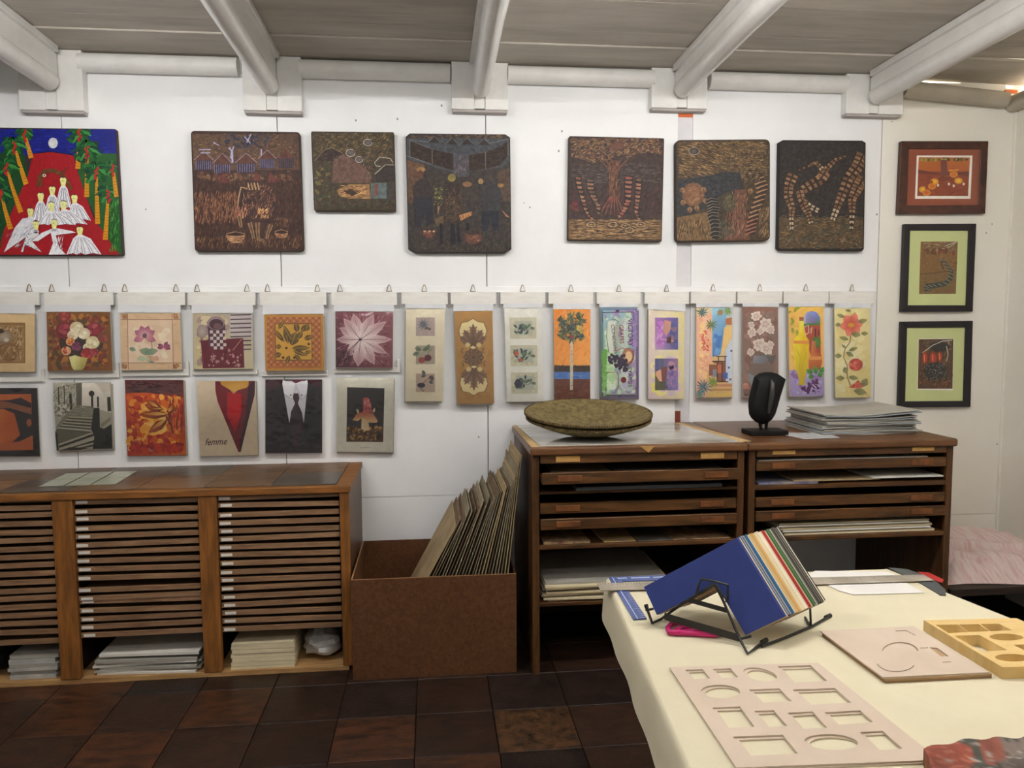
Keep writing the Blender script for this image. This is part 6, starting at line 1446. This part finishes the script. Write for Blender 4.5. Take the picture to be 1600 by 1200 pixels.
def pg5(A):
    A.quad([(532,275),(850,275),(862,1052),(532,1056)], [(110,142,160),(130,110,160),(96,84,112),(104,120,96)]); A.poly([(560,300),(835,300),(842,1025),(562,1028)], (196,210,190), [(150,190,196),(176,150,190),(176,150,180),(160,190,140)])
    A.dabs(545,290,850,1040,200,36,[(150,186,190),(176,196,180),(196,214,186),(160,140,180)]); A.dabs(560,420,680,1000,80,40,[(206,224,192),(216,228,206),(180,210,160)]); A.dabs(540,620,600,1010,40,26,[(116,176,84),(140,190,110)]); A.dabs(800,290,850,620,24,30,[(170,140,190),(150,130,180)]); A.dabs(690,330,800,1000,90,34,[(190,206,190),(206,216,200),(186,184,200),(200,206,206)])
    for p in [[(552,400),(552,318),(820,314),(818,385)],[(582,955),(582,1022),(836,1020),(836,950)]]: A.line(p,7,(84,60,92))
    for p in [(680,304),(700,1034)]: A.ell(p[0],p[1],16,8,(70,50,80))
    A.text('VICTORY', 768, 372, 56, (84,48,80), 88.5, 0, 1.0); A.text('VINEYARDS', 764, 704, 48, (84,48,80), 88, 0, 1.0)
    A.text('GRAPES', 696, 424, 50, (136,24,40), 88, 0, .92); A.poly([(640,430),(686,400),(684,660),(660,670),(655,560)], (176,178,160))
    A.poly([(590,400),(628,385),(675,392),(655,440),(650,540),(664,660),(620,662),(600,640),(588,520)], (214,218,204)); A.line([(592,400),(588,520),(604,655)],5,(90,80,92)); A.line([(655,440),(648,540),(664,660)],5,(90,80,92)); A.line([(628,380),(655,372),(690,398)],5,(96,90,96)); A.text('CONCORD', 624, 420, 40, (96,92,110), 84, 0, 1.22)
    A.ell(770,690,52,72,(196,156,110),(160,104,80)); A.ell(775,692,30,44,(222,190,150)); A.line([(815,640),(815,710),(780,760)],10,(130,80,70)); A.line([(660,650),(720,620),(790,640)],12,(176,130,110),5)
    for k in range(70): 
        x,y = 600+A.r.uniform(0,165), 680+A.r.uniform(0,140)
        if (y-680) > 60+(x-600)*.55 or (y-670) < -(x-600)*.1+ (x-600)*.02: continue
        A.ell(x,y,14,14,A.r.choice([(74,54,84),(60,44,70),(96,76,108)]),(50,36,60),n=9)
    A.ell(732,892,24,26,(140,36,52),(110,26,44)); A.line([(585,830),(680,825),(690,880),(684,965)],6,(140,90,80)); A.text('FRUIT', 660, 850, 28, (200,190,190), 88)
    A.line([(532,280),(850,280)],14,(124,150,168)); A.line([(860,300),(862,1050)],18,(120,104,140)); A.line([(534,300),(534,1050)],14,(110,130,120)); A.line([(534,1046),(862,1044)],20,(120,104,130))
hung('narrow print lettered Victory Vineyards with a bunch of grapes', (932.6,1001,456,475), [967], PO, [(531,273),(851,273),(863,1055),(530,1058)], pg5, backing=(140,140,160), group=G3, seed=35)
def pg6(A):
    A.quad([(946,300),(1250,320),(1247,1056),(944,1056)], [(226,214,200),(226,212,150),(226,216,170),(220,196,200)]); A.dabs(955,660,1245,1040,60,44,[(232,222,130),(226,200,206),(236,226,160),(214,196,206)]); A.dabs(955,330,1245,640,40,44,[(232,216,206),(232,226,176),(226,204,210)])
    A.quad([(1000,362),(1197,362),(1197,635),(1000,635)], [(176,120,190),(96,96,160),(86,96,156),(196,160,196)]); A.dabs(1002,370,1090,630,40,30,[(196,130,200),(176,110,186),(206,160,206)]); A.dabs(1120,380,1196,620,36,26,[(84,92,150),(110,100,150),(150,120,140)]); A.poly([(1080,380),(1140,395),(1130,470),(1095,520),(1070,480)], (206,156,136)); A.poly([(1100,530),(1138,520),(1135,580),(1098,578)], (96,60,60)); A.poly([(1138,545),(1165,560),(1140,578)], (206,150,130)); A.line([(1045,545),(1100,550)],5,(226,206,210))
    A.quad([(1000,710),(1196,710),(1196,980),(1000,980)], [(84,92,140),(160,120,160),(150,130,186),(84,92,76)]); A.dabs(1090,720,1195,975,60,26,[(140,120,180),(160,130,176),(120,104,160),(196,150,150)]); A.poly([(1010,820),(1060,800),(1090,840),(1080,900),(1040,910),(1005,850)], (226,176,140)); A.poly([(1050,780),(1110,780),(1090,900),(1060,915)], (130,84,80)); A.poly([(1115,785),(1155,765),(1162,790),(1130,808)], (60,40,76)); A.poly([(1000,850),(1050,920),(1090,900),(1085,978),(1000,978)], (96,96,72)); A.line([(1040,905),(1062,918)],6,(36,28,30)); A.line([(1098,945),(1104,960)],9,(40,30,50)); A.line([(1060,712),(1065,790)],30,(96,110,112),12)
hung('narrow pastel print with two purple sunset scenes', (1007.7,1077,456,475), [1041.5], PO, [(945,290),(1251,310),(1247,1057),(942,1057)], pg6, backing=(224,210,190), group=G3, seed=36)
def pg7(A):
    A.quad([(95,262),(383,262),(380,984),(92,986)], [(236,206,150),(176,206,220),(226,190,130),(232,176,150)]); A.poly([(95,330),(215,300),(220,690),(95,860)], (238,190,160)); A.dabs(98,300,218,860,90,24,[(240,200,170),(232,176,140),(244,214,150)])
    A.poly([(220,262),(335,262),(330,420),(285,640),(222,660)], (92,150,200), [(160,206,226),(150,196,216),(110,160,200),(96,140,196),(80,130,190)]); A.dabs(225,440,310,650,26,20,[(80,130,196),(120,170,214)]); A.poly([(318,420),(380,400),(378,500),(330,600),(290,650)], (234,200,130)); A.poly([(330,600),(380,500),(380,880),(330,860)], (210,220,236)); A.poly([(330,350),(378,340),(378,402),(330,400)], (196,120,70))
    def pl(x,y,r,cs,n=11,a0=0):
        for k in range(n): A.leaf(x,y,r*A.r.uniform(.7,1.1),11,a0+360*k/n,cs[k % len(cs)])
    pl(140,300,56,[(84,112,110),(110,140,120),(60,90,100)]); pl(210,400,60,[(120,130,70),(96,116,70),(150,150,90)]); pl(345,290,44,[(120,150,90),(150,170,100)]); pl(285,300,34,[(190,120,80),(120,150,90)])
    A.dabs(120,440,200,620,40,9,[(214,90,80),(226,120,90)])
    for q in [(230,690,300,710),(195,720,260,810),(255,700,330,860)]: A.rect(*q,(150,96,72))
    for p in [[(250,655),(340,655)],[(270,655),(270,690)],[(325,655),(325,690)],[(220,695),(330,695)],[(260,860),(350,858)],[(300,700),(300,855)],[(262,700),(262,850)]]: A.line(p,8,(84,50,44))
    A.rect(262,720,295,790,(206,120,80)); A.rect(305,785,345,835,(86,110,180)); A.rect(225,760,255,820,(140,150,170)); A.rect(360,690,380,880,(220,226,236))
    for x,y in [(375,610),(355,745),(366,840)]: A.rect(x-8,y-8,x+8,y+8,(96,96,110))
    A.poly([(190,870),(380,870),(380,984),(180,984)], (222,190,130)); 
    for k,c in enumerate([(206,140,110),(196,150,96),(226,200,110)]): A.rect(200,880+k*36,379,896+k*36,c)
    pl(150,900,80,[(96,130,150),(120,150,150),(70,104,130)],13); pl(120,960,50,[(120,160,150),(90,140,150)],9); pl(225,860,56,[(120,150,60),(150,170,80)],11)
hung('narrow print of a sunny terrace with palms and chairs', (1079.7,1149.8,455,474.5), [1114], PQ, [(94,260),(383,260),(381,985),(91,987)], pg7, backing=(232,200,150), group=G3, seed=37)
def pg8(A):
    A.quad([(467,256),(750,258),(755,990),(464,990)], [(140,100,88),(146,110,98),(150,120,106),(156,128,116)]); A.dabs(470,262,750,985,160,30,[(150,112,98),(132,98,88),(164,126,112),(140,116,104)])
    for a in range(8): A.leaf(600+A.r.uniform(-60,60),400+A.r.uniform(-90,260),70,22,A.r.uniform(0,360),(104,104,92),(120,116,100))
    for x,y,r in [(575,330,46),(650,395,56),(540,460,44),(535,400,30),(690,440,40),(600,560,58),(660,590,58),(530,620,36),(690,560,34),(610,450,34)]:
        A.flower(x,y,r,7,(206,188,176),(226,212,200),(190,160,130),.85); A.flower(x,y,r*.55,5,(214,196,184),(190,164,154),None,.8)
    A.poly([(555,650),(660,650),(665,712),(550,715)], (136,140,148), [(150,156,164),(124,124,132),(120,116,120),(140,140,144)]); A.poly([(550,712),(665,712),(720,760),(700,840),(620,900),(530,850),(510,780)], (128,110,100)); A.poly([(510,790),(600,830),(580,900),(520,860)], (140,146,152))
    A.poly([(660,660),(740,640),(700,730)], (104,100,100)); A.ell(490,885,22,16,(206,150,130)); A.ell(492,905,26,14,(196,130,110)); A.poly([(470,925),(530,930),(520,975),(480,970)], (80,60,56)); A.dabs(470,900,750,985,50,22,[(150,116,100),(130,100,90)])
hung('narrow brownish print of pale flowers in a grey jar', (1152.7,1222.5,455,474.5), [1187], PQ, [(466,255),(752,257),(756,992),(463,992)], pg8, backing=(150,120,106), group=G3, seed=38)
def pg9(A):
    A.quad([(837,262),(1118,258),(1124,975),(845,980)], [(234,190,90),(240,196,100),(236,180,110),(240,206,130)]); A.dabs(845,270,1115,740,60,30,[(238,192,90),(232,180,80),(242,206,120)]); A.poly([(843,765),(1122,755),(1123,976),(846,979)], (176,160,206)); A.dabs(848,780,1118,972,50,24,[(184,170,214),(150,110,180),(196,186,222),(170,120,190)])
    A.poly([(958,400),(960,330),(985,300),(1025,288),(1065,302),(1092,340),(1092,400),(1095,520),(985,525)], (120,140,206), [(214,220,236),(200,206,230),(150,160,210),(110,130,206),(120,136,206),(130,150,214),(90,140,70),(150,80,50),(150,80,50)])
    A.poly([(960,392),(1092,384),(1092,402),(960,410)], (84,140,60)); A.poly([(962,408),(1092,402),(1096,640),(1010,640),(985,520)], (176,76,50)); A.line([(1052,430),(1055,500)],12,(84,40,30)); A.line([(1078,440),(1080,490)],9,(84,40,30)); A.ell(1060,540,36,46,(96,150,60),(76,120,50))
    for x,y,a in [(860,290,200),(880,300,60),(855,340,-60),(880,360,-120),(865,420,-80),(890,270,20),(905,440,-90)]: A.leaf(x,y,56,26,a,(150,150,50),(176,176,70))
    A.poly([(922,345),(955,345),(958,375),(962,470),(1000,525),(1004,560),(990,720),(965,860),(975,885),(905,885),(925,860),(885,720),(872,545),(885,510),(922,470),(920,375)], (240,220,30), [(246,236,110)]*3+[(236,206,20)]*3+[(214,190,20)]*3+[(206,180,30)]*2+[(240,224,50)]*5)
    A.rect(922,337,958,368,(170,96,50)); A.poly([(876,528),(1004,528),(1002,556),(876,550)], (226,150,60)); A.line([(900,420),(880,400),(890,470),(922,480)],6,(200,206,60)); A.line([(965,420),(995,400),(1000,460),(975,480)],6,(240,226,190)); A.line([(1010,440),(1025,420),(1015,470)],5,(236,220,200))
    for p in [[(900,600),(930,660),(925,760)],[(960,590),(975,640),(950,720)]]: A.line(p,4,(196,176,20))
    A.poly([(1025,530),(1055,530),(1060,610),(1100,640),(1106,700),(1090,760),(1000,765),(995,680),(1015,640)], (196,110,50), [(206,150,90),(180,110,70),(190,90,40),(196,96,40),(200,110,50),(176,80,40),(190,100,50),(226,150,70),(214,130,60)]); A.rect(1000,655,1100,682,(226,160,80))
    for x,y,a,l in [(1060,800,100,70),(1030,790,150,60),(1090,790,60,60),(1070,810,20,50),(1040,810,-160,50)]: A.leaf(x,y,l,46,a,(70,140,60),(110,170,70)); A.line([(x,y),(x+l*.8*math.cos(math.radians(a)),y-l*.8*math.sin(math.radians(a)))],3,(30,80,40))
    for k in range(46):
        x,y = 940+A.r.uniform(0,145), 840+A.r.uniform(0,110)
        if abs(y-(960-(x-935)*.62)) < 46: A.ell(x,y,12,12,A.r.choice([(120,44,120),(150,70,146),(96,34,100)]),(80,30,90),n=9)
    A.line([(1028,880),(1060,910)],7,(236,230,236)); A.poly([(850,800),(880,760),(890,840)], (150,110,170))
hung('narrow bright print of a yellow amphora with purple grapes', (1225,1294.8,455,474.5), [1259], PQ, [(835,255),(1119,254),(1126,976),(843,982)], pg9, backing=(236,190,100), group=G3, seed=39)
def pg10(A):
    A.quad([(1207,269),(1490,270),(1500,984),(1215,986)], [(232,220,160),(230,218,164),(234,220,150),(236,226,170)]); A.dabs(1212,275,1488,980,90,40,[(238,228,176),(230,214,146),(240,232,190)])
    A.line([(1340,470),(1330,540),(1290,600),(1280,660),(1310,730),(1310,820),(1335,890)],8,(150,120,80)); A.line([(1345,330),(1375,300)],5,(120,110,70)); A.line([(1440,940),(1498,995)],5,(196,150,140))
    for a in range(0,360,60): A.leaf(1345,400,100,80,a+10,(216,96,76),(232,140,116))
    A.ell(1343,402,30,20,(232,180,50),(220,150,50))
    for x,y,l,w,a in [(1395,380,80,40,15),(1340,470,80,50,-10),(1420,470,60,36,0),(1290,340,70,34,160),(1260,400,50,36,180),(1320,520,80,36,165),(1320,610,80,34,20),(1300,620,70,40,-30),(1265,650,60,40,180),(1300,590,50,20,140),(1290,830,76,44,180),(1320,820,80,40,-10),(1285,740,60,50,-70),(1430,900,80,60,60),(1360,930,110,60,-10),(1340,290,50,20,170)]: A.leaf(x,y,l,w,a,(140,140,84),(170,164,106)); A.line([(x,y),(x+l*.9*math.cos(math.radians(a)),y-l*.9*math.sin(math.radians(a)))],2,(96,96,60))
    A.rose(1378,722,56,((214,96,84),(196,76,66),(234,140,120),(226,120,100))); A.poly([(1320,905),(1370,870),(1400,845),(1420,870),(1435,905),(1380,912)], (206,80,66)); A.flower(1395,890,34,5,(214,96,76),(226,130,100))
hung('narrow pale yellow print of red climbing flowers', (1296.7,1366.5,455,474.5), [1331], PQ, [(1205,266),(1491,267),(1501,986),(1214,988)], pg10, backing=(234,222,164), group=G3, seed=40)
